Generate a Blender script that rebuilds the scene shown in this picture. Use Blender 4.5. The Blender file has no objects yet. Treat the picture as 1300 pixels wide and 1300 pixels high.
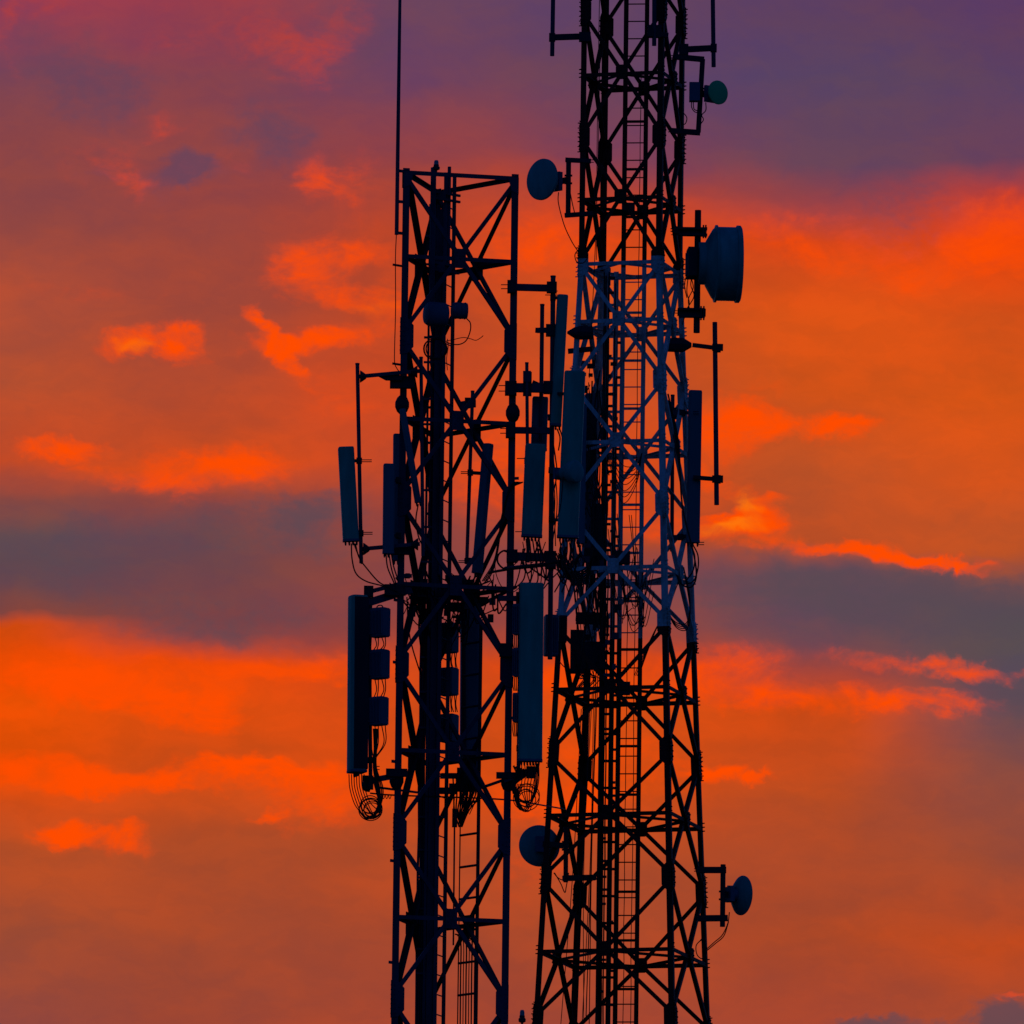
import bpy, math, random
from mathutils import Vector, Matrix
random.seed(11)
C = bpy.context.scene
COL = C.collection
R = math.radians

# ------------------------------------------------------------------ camera
FOV, PITCH, ROLL, CAMZ = 4.8, 9.0, 0.72, 1.7
F = 650.0 / math.tan(R(FOV / 2))
cd = bpy.data.cameras.new('camera'); cam = bpy.data.objects.new('camera', cd); COL.objects.link(cam)
cd.sensor_width = 36; cd.sensor_height = 36
cd.lens = 36 / (2 * math.tan(R(FOV / 2)))
cd.clip_start = 1.0; cd.clip_end = 20000
CM = Matrix.Rotation(R(90 + PITCH), 3, 'X') @ Matrix.Rotation(R(ROLL), 3, 'Z')
cam.matrix_world = Matrix.Translation((0, 0, CAMZ)) @ CM.to_4x4()
C.camera = cam

def ray(px, py):
    return CM @ Vector(((px - 650) / F, (650 - py) / F, -1))
def P(px, py, Y):
    d = ray(px, py)
    return Vector((0, 0, CAMZ)) + d * (Y / d.y)
def S(Y=150.0):            # metres covered by one photo pixel at depth Y
    return (Y / math.cos(R(PITCH))) / F

# ------------------------------------------------------------------ world
W = bpy.data.worlds.new('World'); C.world = W; W.use_nodes = True
nt = W.node_tree; nt.nodes.clear(); N = nt.nodes; LK = nt.links
def nd(t, **kw):
    n = N.new(t)
    for k, v in kw.items(): setattr(n, k, v)
    return n
def mth(op, a, b=None, c=None, clamp=False):
    n = nd('ShaderNodeMath', operation=op, use_clamp=clamp)
    for i, v in enumerate((a, b, c)):
        if v is None: continue
        if isinstance(v, (int, float)): n.inputs[i].default_value = v
        else: LK.new(v, n.inputs[i])
    return n.outputs[0]
def lin(c):
    return tuple(((x / 255) / 12.92 if x <= 10 else (((x / 255) + .055) / 1.055) ** 2.4) for x in c) + (1,)
def mixc(f, a, b):
    n = nd('ShaderNodeMix', data_type='RGBA')
    if isinstance(f, (int, float)): n.inputs[0].default_value = f
    else: LK.new(f, n.inputs[0])
    for s, v in ((6, a), (7, b)):
        if isinstance(v, tuple): n.inputs[s].default_value = v
        else: LK.new(v, n.inputs[s])
    return n.outputs[2]
def mr(v, a, b, c=0.0, d=1.0, smooth=True):
    n = nd('ShaderNodeMapRange', interpolation_type='SMOOTHSTEP' if smooth else 'LINEAR')
    LK.new(v, n.inputs[0])
    for i, x in enumerate((a, b, c, d)): n.inputs[1 + i].default_value = x
    return n.outputs[0]
tc = nd('ShaderNodeTexCoord')
sep = nd('ShaderNodeSeparateXYZ'); LK.new(tc.outputs['Generated'], sep.inputs[0])
ysafe = mth('MAXIMUM', sep.outputs[1], 0.02)
U = mth('DIVIDE', sep.outputs[0], ysafe); V = mth('DIVIDE', sep.outputs[2], ysafe)
cmb = nd('ShaderNodeCombineXYZ'); LK.new(U, cmb.inputs[0]); LK.new(V, cmb.inputs[1])
UV = cmb.outputs[0]
PX = 1.0 / F                                   # sky-plane size of one photo pixel
def suv(px, py):
    d = ray(px, py); return d.x / d.y, d.z / d.y
def noise(vec, px, detail=4, rough=.55, off=(0, 0, 0), sx=1.0, dist=0.0):
    m = nd('ShaderNodeMapping'); m.inputs[3].default_value = (1 / (px * PX * sx), 1 / (px * PX), 1)
    m.inputs[1].default_value = off
    LK.new(vec, m.inputs[0])
    n = nd('ShaderNodeTexNoise', noise_dimensions='2D'); LK.new(m.outputs[0], n.inputs['Vector'])
    n.inputs['Scale'].default_value = 1; n.inputs['Detail'].default_value = detail
    n.inputs['Roughness'].default_value = rough; n.inputs['Distortion'].default_value = dist
    return n
def warp(vec, px, amp, off, detail=3, sx=1.4):
    n = noise(vec, px, detail, .55, off, sx)
    s = nd('ShaderNodeVectorMath', operation='SUBTRACT'); LK.new(n.outputs['Color'], s.inputs[0]); s.inputs[1].default_value = (.5, .5, .5)
    m = nd('ShaderNodeVectorMath', operation='MULTIPLY'); LK.new(s.outputs[0], m.inputs[0]); m.inputs[1].default_value = (amp * PX * 1.3, amp * PX, 0)
    a = nd('ShaderNodeVectorMath', operation='ADD'); LK.new(vec, a.inputs[0]); LK.new(m.outputs[0], a.inputs[1])
    return a.outputs[0]
UVb = warp(UV, 150, 55, (3.1, 7.7, 0), 4)      # big soft billows
UVf = warp(warp(UV, 80, 46, (9.3, 2.2, 0), 3), 20, 24, (1.3, 5.2, 0), 4)   # torn edges

# low-frequency cloud colours
ROWS = [0, 100, 200, 240, 300, 400, 500, 600, 640, 690, 725, 760, 798, 815, 850, 900, 1000, 1080, 1190, 1300]
COLS = [0, 260, 520, 780, 1040, 1300]
GRID = {
 0: [(150, 60, 85), (122, 68, 86), (136, 68, 74), (144, 70, 68), (152, 72, 64), (178, 78, 54), (176, 78, 50), (196, 74, 38), (135, 72, 66), (98, 74, 82), (98, 72, 78), (104, 70, 78), (128, 68, 64), (212, 74, 14), (232, 74, 4), (232, 80, 4), (225, 76, 8), (186, 78, 36), (160, 75, 50), (150, 72, 60)],
 260: [(152, 62, 76), (132, 66, 80), (142, 68, 72), (150, 68, 66), (154, 70, 62), (166, 72, 54), (180, 74, 46), (208, 76, 28), (150, 70, 60), (110, 70, 76), (112, 70, 74), (118, 68, 72), (126, 67, 69), (138, 66, 66), (226, 72, 10), (218, 76, 14), (202, 76, 24), (180, 76, 38), (165, 73, 46), (156, 70, 52)],
 520: [(106, 68, 96), (114, 66, 92), (146, 66, 72), (168, 68, 56), (192, 70, 40), (192, 72, 38), (202, 72, 34), (192, 72, 42), (168, 70, 54), (140, 68, 66), (138, 68, 66), (142, 68, 66), (150, 67, 60), (160, 68, 58), (205, 72, 28), (205, 74, 24), (214, 75, 18), (182, 75, 38), (172, 73, 44), (162, 70, 50)],
 780: [(98, 66, 98), (100, 67, 97), (130, 65, 84), (172, 66, 56), (214, 72, 26), (204, 80, 30), (198, 78, 38), (208, 74, 28), (196, 72, 34), (176, 74, 46), (146, 71, 68), (142, 70, 70), (150, 70, 64), (168, 70, 52), (212, 70, 18), (214, 78, 20), (214, 76, 18), (180, 75, 38), (170, 73, 44), (164, 70, 50)],
 1040: [(94, 64, 98), (92, 68, 98), (102, 68, 94), (140, 66, 76), (216, 70, 26), (214, 82, 24), (212, 82, 24), (196, 82, 36), (190, 80, 38), (186, 78, 38), (102, 74, 84), (104, 74, 84), (110, 73, 82), (116, 72, 80), (160, 68, 60), (208, 74, 20), (184, 75, 34), (168, 73, 44), (172, 72, 40), (164, 70, 50)],
 1300: [(94, 60, 98), (94, 66, 98), (110, 66, 88), (190, 62, 52), (228, 66, 14), (214, 80, 24), (216, 84, 22), (206, 82, 30), (196, 82, 36), (190, 82, 38), (150, 78, 60), (84, 76, 86), (86, 76, 86), (86, 76, 86), (94, 76, 84), (104, 76, 82), (140, 74, 64), (156, 74, 52), (186, 72, 32), (160, 72, 50)],
}
sb = nd('ShaderNodeSeparateXYZ'); LK.new(UVb, sb.inputs[0])
vtop, vbot = suv(650, 0)[1], suv(650, 1300)[1]
tv = mr(sb.outputs[1], vtop, vbot, 0, 1, False)
prev = None
for i, cx in enumerate(COLS):
    ramp = nd('ShaderNodeValToRGB'); LK.new(tv, ramp.inputs[0])
    el = ramp.color_ramp.elements
    for j, y in enumerate(ROWS):
        e = el[0] if j == 0 else (el[1] if j == len(ROWS) - 1 else el.new(y / 1300))
    for j, y in enumerate(ROWS):
        el[j].position = y / 1300; el[j].color = lin(GRID[cx][j])
    if prev is None: prev = ramp.outputs[0]
    else:
        f = mr(sb.outputs[0], suv(COLS[i - 1], 650)[0], suv(cx, 650)[0])
        prev = mixc(f, prev, ramp.outputs[0])
base = prev

def blobs(lst, vec, spread=1.45):
    acc = None
    for (cx, cy, rx, ry, rot, amp) in lst:
        m = nd('ShaderNodeMapping', vector_type='TEXTURE')
        u, v = suv(cx, cy)
        m.inputs[1].default_value = (u, v, 0); m.inputs[2].default_value = (0, 0, R(-rot)); m.inputs[3].default_value = (rx * PX * spread, ry * PX * spread, 1)
        if acc is None: LK.new(vec, m.inputs[0])
        else:                                   # chained, so the shader evaluates one cloud patch after another
            ch = nd('ShaderNodeVectorMath', operation='MULTIPLY_ADD'); LK.new(acc, ch.inputs[0]); ch.inputs[1].default_value = (1e-9, 1e-9, 0); LK.new(vec, ch.inputs[2])
            LK.new(ch.outputs[0], m.inputs[0])
        l = nd('ShaderNodeVectorMath', operation='LENGTH'); LK.new(m.outputs[0], l.inputs[0])
        o = mr(l.outputs['Value'], 1.0, 0.05, 0, amp)
        acc = o if acc is None else mth('ADD', acc, o)
    return acc
# rot: degrees clockwise in the photo (down to the right)
BRIGHT = [(430,352,70,34,-8,.42),(478,390,55,22,0,.65),(405,428,75,13,-6,1.0),(338,410,26,8,30,.9),(366,448,32,9,56,.9),(430,400,40,8,0,-.2),(380,395,50,9,-4,-.35),(470,350,20,16,0,-.3),
 (178,435,48,14,-10,.95),(232,438,30,22,40,.85),(78,568,56,13,2,.95),(262,592,78,22,-4,.75),(200,618,80,16,6,.6),(330,588,60,16,0,.4),(425,515,60,30,30,.4),(120,590,60,14,0,.3),
 (440,225,42,30,-20,.5),(460,290,50,50,0,.22),(400,330,60,40,0,.2),(158,228,30,14,30,.32),(120,200,50,22,-20,.2),(205,155,34,16,10,.3),(292,208,20,16,0,.3),(320,40,110,46,10,.4),(390,75,40,30,30,.4),(430,25,26,28,0,.5),(60,8,46,16,0,.45),(10,50,16,60,0,.3),(200,60,40,16,0,.2),(205,205,90,50,0,.15),(260,330,120,20,0,.0),(110,370,100,14,0,.22),(395,340,40,34,0,.5),(400,230,24,34,0,.4),
 (120,850,180,36,4,.4),(60,880,130,30,0,.5),(200,895,120,34,10,.7),(285,905,45,28,-20,.6),(50,975,110,22,0,.8),(190,985,150,20,-2,.95),(320,972,70,9,3,.8),(250,1000,40,10,0,.4),(415,1010,60,34,0,.85),(335,1032,26,7,-10,.6),(358,1058,12,18,0,.3),(440,840,70,22,-15,.45),(370,850,120,18,0,.45),
 (110,1062,62,15,4,.95),(75,1055,24,14,0,.5),(150,1055,22,14,0,.4),
 (700,300,90,34,-15,.75),(650,330,60,18,0,.3),(1030,300,110,28,0,.5),(1270,300,60,50,-20,.85),(1180,345,70,26,-20,.5),(1090,330,60,22,0,.35),
 (1000,540,80,20,4,.85),(1080,538,42,9,-4,.8),(915,548,48,38,0,.75),(985,492,34,9,0,.35),
 (962,645,26,20,20,.95),(940,672,48,20,-6,1.0),(905,610,28,12,30,.8),(990,632,16,7,0,.5),(890,668,60,16,0,.7),
 (1150,706,90,11,6,1.2),(1060,700,40,8,4,.7),(1215,713,36,7,10,.8),(990,690,28,8,0,.35),
 (1190,846,110,11,5,.8),(925,850,65,28,0,.75),(1050,888,150,18,2,.85),(1180,892,70,12,0,.5),(930,985,45,8,0,.95),(965,984,16,5,-30,.8),(900,975,20,7,0,.6),
 (800,985,90,50,0,.6),(690,1015,60,26,0,.75),(650,600,80,60,0,.7),(780,630,60,50,0,.45),(770,860,80,30,0,.5),(700,870,60,60,0,.4),(690,1090,60,50,0,.4),
 (1283,1264,22,4,0,.45),(1085,1291,24,3,0,.25),
 (170,968,70,13,0,-.6),(330,930,60,14,0,-.3),(40,935,40,10,0,-.35),(60,985,30,8,0,-.3),(190,936,70,14,0,-.5),(100,908,50,12,0,-.35),(400,905,85,34,0,-.6),(470,870,40,30,0,-.2),(440,350,26,12,0,-.3),(436,208,20,10,0,-.35),(905,640,20,12,0,-.6)]
YELLOW = [(950,640,20,16,30,.9),(925,672,40,10,-6,.9),(170,440,26,8,0,.5),(480,390,40,16,0,.2)]
DARK = [(218,216,44,24,-18,.85),(240,205,30,26,0,.4),(90,85,75,55,10,.5),(150,130,60,40,10,.35),(335,165,50,50,20,.6),(265,222,30,18,0,.5),(385,185,40,30,0,.35),(130,222,34,10,0,.4),(465,60,50,50,0,.3),
 (60,690,150,46,0,.45),(330,665,120,34,0,.5),(390,645,50,22,0,.4),(250,785,180,36,6,.4),(300,812,80,16,3,.2),(400,635,70,24,0,.3),(1150,775,220,52,3,.55),(1240,745,90,34,0,.5),(1000,740,160,34,4,.35),
 (1290,885,60,30,10,.55),(1140,262,90,60,0,.42),(1280,1292,34,24,0,1.1),(1092,1300,36,8,0,.7),(1180,1300,80,9,0,.6),(400,690,60,30,0,.2),
 ]
nf = noise(UV, 46, 5, .6, (4.4, 1.9, 0), 1.8, .4)
nfine = noise(UV, 12, 4, .6, (7.4, 3.9, 0), 1.5)
nmed = noise(UVb, 120, 4, .55, (2.4, 8.9, 0), 2.2)
nmix = mth('ADD', mth('MULTIPLY', mth('SUBTRACT', nf.outputs[0], .5), 1.15), mth('MULTIPLY', mth('SUBTRACT', nfine.outputs[0], .5), .45))
gB = blobs(BRIGHT, UVf, 1.95); gB = mth('ADD', gB, mth('MULTIPLY', nmix, mth('MINIMUM', mth('MULTIPLY', gB, 3.0), 1.0)))
gB = mr(gB, .06, 1.3)
gD = blobs(DARK, UVf, 1.8); gD = mth('ADD', gD, mth('MULTIPLY', nmix, mth('MINIMUM', mth('MULTIPLY', gD, 3.0), .8)))
gD = mr(gD, .04, 1.0)
bm = nd('ShaderNodeMix', data_type='RGBA', blend_type='MULTIPLY'); bm.inputs[0].default_value = 1.0
LK.new(base, bm.inputs[6])
tint = mixc(mr(nmed.outputs[0], .3, .7), (.90, .96, 1.08, 1), (1.08, 1.03, .90, 1)); LK.new(tint, bm.inputs[7])
col = bm.outputs[2]
nsm = noise(UVf, 34, 4, .6, (6.4, 3.3, 0), 2.6)
bm2 = nd('ShaderNodeMix', data_type='RGBA', blend_type='MULTIPLY'); bm2.inputs[0].default_value = 1.0
LK.new(col, bm2.inputs[6]); LK.new(mixc(mr(nsm.outputs[0], .3, .7), (.95, .97, 1.02, 1), (1.05, 1.02, .96, 1)), bm2.inputs[7])
col = bm2.outputs[2]
col = mixc(mth('MULTIPLY', gD, .8), col, mixc(mr(V, suv(650, 500)[1], suv(650, 200)[1]), lin((88, 73, 84)), lin((98, 68, 92))))
hot = mixc(mr(V, suv(650, 330)[1], suv(650, 0)[1]), lin((255, 76, 0)), lin((188, 62, 52)))
yel = mixc(mth('MINIMUM', blobs(YELLOW, UVf, 1.6), 1.0), hot, lin((255, 118, 12)))
col = mixc(mth('MULTIPLY', gB, mr(nf.outputs[0], .3, .58, .72, .99)), col, yel)

# the rest of the dome: a dim blue dusk sky
sky = nd('ShaderNodeTexSky', sky_type='NISHITA', sun_disc=False)
sky.sun_elevation = R(1.5); sky.sun_rotation = R(0); sky.altitude = 50; sky.dust_density = 1.0; sky.ozone_density = 3.0
tn = nd('ShaderNodeMix', data_type='RGBA', blend_type='MULTIPLY'); tn.inputs[0].default_value = 1
LK.new(sky.outputs[0], tn.inputs[6]); tn.inputs[7].default_value = (.20, .52, 1.45, 1)
bgA = nd('ShaderNodeBackground'); LK.new(tn.outputs[2], bgA.inputs[0]); bgA.inputs[1].default_value = 0.102
bgB = nd('ShaderNodeBackground'); LK.new(col, bgB.inputs[0]); bgB.inputs[1].default_value = 1.0
off = nd('ShaderNodeVectorMath', operation='SUBTRACT'); LK.new(UV, off.inputs[0]); off.inputs[1].default_value = (0, suv(650, 650)[1], 0)
ln = nd('ShaderNodeVectorMath', operation='LENGTH'); LK.new(off.outputs[0], ln.inputs[0])
fz = mr(ln.outputs['Value'], .22, .10)
fz = mth('MULTIPLY', fz, mth('GREATER_THAN', sep.outputs[1], .05))
ms = nd('ShaderNodeMixShader'); LK.new(fz, ms.inputs[0]); LK.new(bgA.outputs[0], ms.inputs[1]); LK.new(bgB.outputs[0], ms.inputs[2])
wo = nd('ShaderNodeOutputWorld'); LK.new(ms.outputs[0], wo.inputs[0])
W.cycles.sampling_method = 'MANUAL'; W.cycles.sample_map_resolution = 512

# ------------------------------------------------------------------ sun: almost set, behind the towers and the cloud bank
sd = bpy.data.lights.new('sun', 'SUN'); sd.energy = 0.05; sd.angle = R(10); sd.color = (1, .5, .25)
so = bpy.data.objects.new('sun', sd); COL.objects.link(so)
so.rotation_euler = (R(-88.5), 0, 0)
C.view_settings.view_transform = 'Standard'; C.view_settings.look = 'None'
C.view_settings.exposure = 0; C.view_settings.gamma = 1

# ------------------------------------------------------------------ materials
def mat(name, color, rough=.65, metal=0.0, var=.25, scale=6.0, streak=True, band=None, spec=.25):
    m = bpy.data.materials.new(name); m.use_nodes = True
    t = m.node_tree; b = t.nodes['Principled BSDF']
    b.inputs['Roughness'].default_value = rough; b.inputs['Metallic'].default_value = metal
    b.inputs['Specular IOR Level'].default_value = spec
    g = t.nodes.new('ShaderNodeNewGeometry')
    mp = t.nodes.new('ShaderNodeMapping'); mp.inputs[3].default_value = (scale, scale, scale * (.25 if streak else 1))
    t.links.new(g.outputs['Position'], mp.inputs[0])
    n = t.nodes.new('ShaderNodeTexNoise'); n.inputs['Scale'].default_value = 1; n.inputs['Detail'].default_value = 5; n.inputs['Roughness'].default_value = .65
    t.links.new(mp.outputs[0], n.inputs['Vector'])
    r = t.nodes.new('ShaderNodeValToRGB'); t.links.new(n.outputs[0], r.inputs[0])
    r.color_ramp.elements[0].position = .3; r.color_ramp.elements[1].position = .72
    def sc(c, k): return tuple(min(1, x * k) for x in c) + (1,)
    r.color_ramp.elements[0].color = sc(color, 1 - var); r.color_ramp.elements[1].color = sc(color, 1 + var * .5)
    out = r.outputs[0]
    if band:
        c2, zlo, zhi = band
        s = t.nodes.new('ShaderNodeSeparateXYZ'); t.links.new(g.outputs['Position'], s.inputs[0])
        a = t.nodes.new('ShaderNodeMath'); a.operation = 'GREATER_THAN'; t.links.new(s.outputs[2], a.inputs[0]); a.inputs[1].default_value = zlo
        c = t.nodes.new('ShaderNodeMath'); c.operation = 'LESS_THAN'; t.links.new(s.outputs[2], c.inputs[0]); c.inputs[1].default_value = zhi
        mu = t.nodes.new('ShaderNodeMath'); mu.operation = 'MULTIPLY'; t.links.new(a.outputs[0], mu.inputs[0]); t.links.new(c.outputs[0], mu.inputs[1])
        r2 = t.nodes.new('ShaderNodeValToRGB'); t.links.new(n.outputs[0], r2.inputs[0])
        r2.color_ramp.elements[0].position = .3; r2.color_ramp.elements[1].position = .7
        r2.color_ramp.elements[0].color = sc((.30, .20, .15), 1); e = r2.color_ramp.elements.new(.40); e.color = sc(c2, .75); r2.color_ramp.elements[1].color = sc(c2, 1.08)
        mx = t.nodes.new('ShaderNodeMix'); mx.data_type = 'RGBA'; t.links.new(mu.outputs[0], mx.inputs[0])
        t.links.new(out, mx.inputs[6]); t.links.new(r2.outputs[0], mx.inputs[7]); out = mx.outputs[2]
    t.links.new(out, b.inputs['Base Color'])
    bp = t.nodes.new('ShaderNodeBump'); bp.inputs['Strength'].default_value = .15; bp.inputs['Distance'].default_value = .01
    t.links.new(n.outputs[0], bp.inputs['Height']); t.links.new(bp.outputs[0], b.inputs['Normal'])
    return m
ZW1 = P(785, 327, 157.5).z; ZW0 = P(785, 800, 157.5).z
M = {
 'blue': mat('weathered_blue_grey_paint', (.085, .075, .125), .55, var=.5, scale=7),
 'bands': mat('aviation_band_paint', (.16, .02, .015), .6, band=((.50, .50, .45), ZW0, ZW1), scale=11),
 'galv': mat('galvanised_steel', (.10, .085, .13), .5, .0),
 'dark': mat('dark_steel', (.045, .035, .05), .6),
 'radome': mat('grey_radome', (.09, .50, .37), .45, var=.3, scale=5),
 'radome_dark': mat('darker_radome', (.09, .22, .27), .55, var=.15, scale=2.5),  # darker, bluer radome tone used on some of the panels
 'radio': mat('radio_casing', (.15, .19, .27), .5, var=.15),
 'dish': mat('dish_paint', (.14, .48, .42), .45, var=.3, scale=6),
 'green': mat('green_radome', (.15, .85, .30), .6, var=.12, scale=3),
 'feeder': mat('feeder_jacket', (.045, .03, .07), .55, var=.3),
 'rubber': mat('black_cable', (.018, .016, .018), .55, var=.3),
 'glass': mat('lamp_glass', (.35, .40, .42), .25, var=.1),
 'ground': mat('dry_ground', (.10, .085, .06), .95, var=.5, scale=.15, streak=False),
 'concrete': mat('concrete', (.3, .29, .27), .9),
}

# ------------------------------------------------------------------ mesh builder
class MB:
    def __init__(s): s.v = []; s.f = []
    def add(s, vs, fs):
        o = len(s.v); s.v += [Vector(v) for v in vs]; s.f += [tuple(i + o for i in f) for f in fs]; return s
    def box(s, c, hx, hy, hz):
        vs = [c + sx * hx + sy * hy + sz * hz for sz in (-1, 1) for sy in (-1, 1) for sx in (-1, 1)]
        return s.add(vs, [(0, 2, 3, 1), (4, 5, 7, 6), (0, 1, 5, 4), (2, 6, 7, 3), (0, 4, 6, 2), (1, 3, 7, 5)])
    def sweep(s, prof, p0, p1, A, B, scale1=1.0):
        n = len(prof)
        vs = [p0 + A * a + B * b for a, b in prof] + [p1 + A * a * scale1 + B * b * scale1 for a, b in prof]
        fs = [(i, (i + 1) % n, n + (i + 1) % n, n + i) for i in range(n)]
        return s.add(vs, fs + [tuple(range(n - 1, -1, -1)), tuple(range(n, 2 * n))])
    def angle(s, p0, p1, A, B, w, t=None):       # rolled steel angle section
        d = (p1 - p0).normalized(); A = (A - d * A.dot(d)).normalized(); B = (B - d * B.dot(d)); B.normalize()
        t = t or w * .16
        return s.sweep([(0, 0), (w, 0), (w, t), (t, t), (t, w), (0, w)], p0, p1, A, B)
    def bar(s, p0, p1, w, h=None, up=Vector((0, 0, 1))):
        d = (p1 - p0).normalized(); h = w if h is None else h
        if abs(d.dot(up)) > .97: up = Vector((0, 1, 0))
        A = d.cross(up).normalized(); B = A.cross(d)
        return s.sweep([(-w / 2, -h / 2), (w / 2, -h / 2), (w / 2, h / 2), (-w / 2, h / 2)], p0, p1, A, B)
    def tube(s, pts, r, n=8):
        pts = [Vector(p) for p in pts]; m = len(pts); vs = []; up = None
        for i, p in enumerate(pts):
            d = (pts[min(i + 1, m - 1)] - pts[max(i - 1, 0)]).normalized()
            if up is None:
                up = Vector((0, 1, 0)) if abs(d.y) < .9 else Vector((1, 0, 0))
            A = d.cross(up).normalized(); up = A.cross(d).normalized()
            rr = r[i] if isinstance(r, (list, tuple)) else r
            vs += [p + (A * math.cos(2 * math.pi * k / n) + up * math.sin(2 * math.pi * k / n)) * rr for k in range(n)]
        fs = [(i * n + k, i * n + (k + 1) % n, (i + 1) * n + (k + 1) % n, (i + 1) * n + k) for i in range(m - 1) for k in range(n)]
        return s.add(vs, fs + [tuple(range(n - 1, -1, -1)), tuple(range((m - 1) * n, m * n))])
    def lathe(s, prof, o, ax, n=40):             # prof: (radius, distance along axis)
        ax = ax.normalized(); t = Vector((0, 0, 1)) if abs(ax.z) < .9 else Vector((1, 0, 0))
        A = ax.cross(t).normalized(); B = ax.cross(A); vs = []
        for r, h in prof:
            vs += [o + ax * h + (A * math.cos(2 * math.pi * k / n) + B * math.sin(2 * math.pi * k / n)) * r for k in range(n)]
        m = len(prof)
        fs = [(i * n + k, i * n + (k + 1) % n, (i + 1) * n + (k + 1) % n, (i + 1) * n + k) for i in range(m - 1) for k in range(n)]
        return s.add(vs, fs + [tuple(range(n - 1, -1, -1)), tuple(range((m - 1) * n, m * n))])
    def plate(s, poly, o, A, B, Nn, t):          # flat polygon with real thickness
        return s.sweep([(a, b) for a, b in poly], o - Nn * t / 2, o + Nn * t / 2, A, B)
    def bolt(s, p, d, r, L): return s.lathe([(r, 0), (r, L)], p, d, 6)
    def build(s, name, m, parent=None):
        me = bpy.data.meshes.new(name); off = parent_loc(parent)
        me.from_pydata([tuple(v - off) for v in s.v], [], s.f)
        me.polygons.foreach_set('use_smooth', [True] * len(me.polygons)); me.set_sharp_from_angle(angle=R(32))
        me.materials.append(m); ob = bpy.data.objects.new(name, me); COL.objects.link(ob); ob.parent = parent
        return ob
def parent_loc(p):
    o = Vector((0, 0, 0))
    while p is not None: o += p.location; p = p.parent
    return o
def thing(name, label, cat, loc, group=None):
    o = bpy.data.objects.new(name, None); COL.objects.link(o); o.location = loc; o.empty_display_size = .2
    o['label'] = label; o['category'] = cat
    if group: o['group'] = group
    return o
def spline(pts, k=8):
    pts = [Vector(p) for p in pts]; out = []
    q = [pts[0] * 2 - pts[1]] + pts + [pts[-1] * 2 - pts[-2]]
    for i in range(1, len(q) - 2):
        a, b, c, d = q[i - 1:i + 3]
        for j in range(k):
            t = j / k
            out.append(.5 * ((2 * b) + (c - a) * t + (2 * a - 5 * b + 4 * c - d) * t * t + (3 * b - a - 3 * c + d) * t ** 3))
    return out + [pts[-1]]
def pxs(lst, Y): return [P(p[0], p[1], p[2] if len(p) > 2 else Y) for p in lst]
def cable(mb, lst, Y, wpx=1.4, k=8):
    return mb.tube(spline(pxs(lst, Y), k), wpx * S(Y) / 2, 6)
def pipe(mb, a, b, Y, wpx, Y2=None, n=14):
    return mb.tube([P(a[0], a[1], Y), P(b[0], b[1], Y if Y2 is None else Y2)], wpx * S(Y) / 2, n)
def pbar(mb, a, b, Y, wpx, hpx=None, Y2=None):
    return mb.bar(P(a[0], a[1], Y), P(b[0], b[1], Y if Y2 is None else Y2), (hpx or wpx) * S(Y), wpx * S(Y))
def pbox(mb, x0, y0, x1, y1, Y, depth, yaw=0.0):
    c = P((x0 + x1) / 2, (y0 + y1) / 2, Y); s = S(Y); hw = (x1 - x0) / 2 * s; hh = (y1 - y0) / 2 * s
    rx = Vector((math.cos(yaw), math.sin(yaw), 0)); ry = Vector((-math.sin(yaw), math.cos(yaw), 0))
    return mb.box(c, rx * hw, ry * depth / 2, Vector((0, 0, 1)) * hh)
X_, Y_, Z_ = Vector((1, 0, 0)), Vector((0, 1, 0)), Vector((0, 0, 1))

# ------------------------------------------------------------------ ground
g = MB(); n = 40; vs = []
for j in range(n + 1):
    for i in range(n + 1):
        x = -6000 + 12000 * i / n; y = -2000 + 14000 * j / n
        vs.append((x, y, 0))
g.add(vs, [(j * (n + 1) + i, j * (n + 1) + i + 1, (j + 1) * (n + 1) + i + 1, (j + 1) * (n + 1) + i) for j in range(n) for i in range(n)])
go = g.build('ground', M['ground']); go['kind'] = 'structure'

# ------------------------------------------------------------------ generic lattice pieces
def crossface(T, pa, pb, q, inward, w, names, center, leggus, sp):
    pass

def hexbolts(mb, o, A, B, Nn, pts, s, L=.9):
    for a, b in pts: mb.bolt(o + A * a * s + B * b * s, Nn, 1.15 * s, L * s)

# ================================================================== LEFT TOWER (triangular)
YL = 150.0
s1 = S(YL)
def vert_xy(px, py, Y):
    p = P(px, py, Y); return Vector((p.x, p.y, 0))
LA = vert_xy(505.6, 650, YL); LB = vert_xy(653.2, 650, YL + .34); LC = vert_xy(549, 650, YL + 1.44)
def zL(py, px=509.6): return P(px, py, YL).z
cen = (LA + LB + LC) / 3
lt = thing('lattice_tower', 'shorter blue-grey triangular lattice tower with a flat open top, in front of the taller tower', 'tower', Vector((cen.x, cen.y, 0)))
LTOP = zL(217, 515.8)
LEVELS = [zL(y) for y in (322, 528, 738, 949, 1161)]
NODES = [LTOP] + [zL(y) for y in (426, 632, 843, 1056, 1268)]
dz = 211 * s1 * 1.012
while NODES[-1] - dz > .6: NODES.append(NODES[-1] - dz); LEVELS.append((NODES[-1] + NODES[-2]) / 2)
legs = [LA, LB, LC]
def at(p, z): return Vector((p.x, p.y, z))
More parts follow.
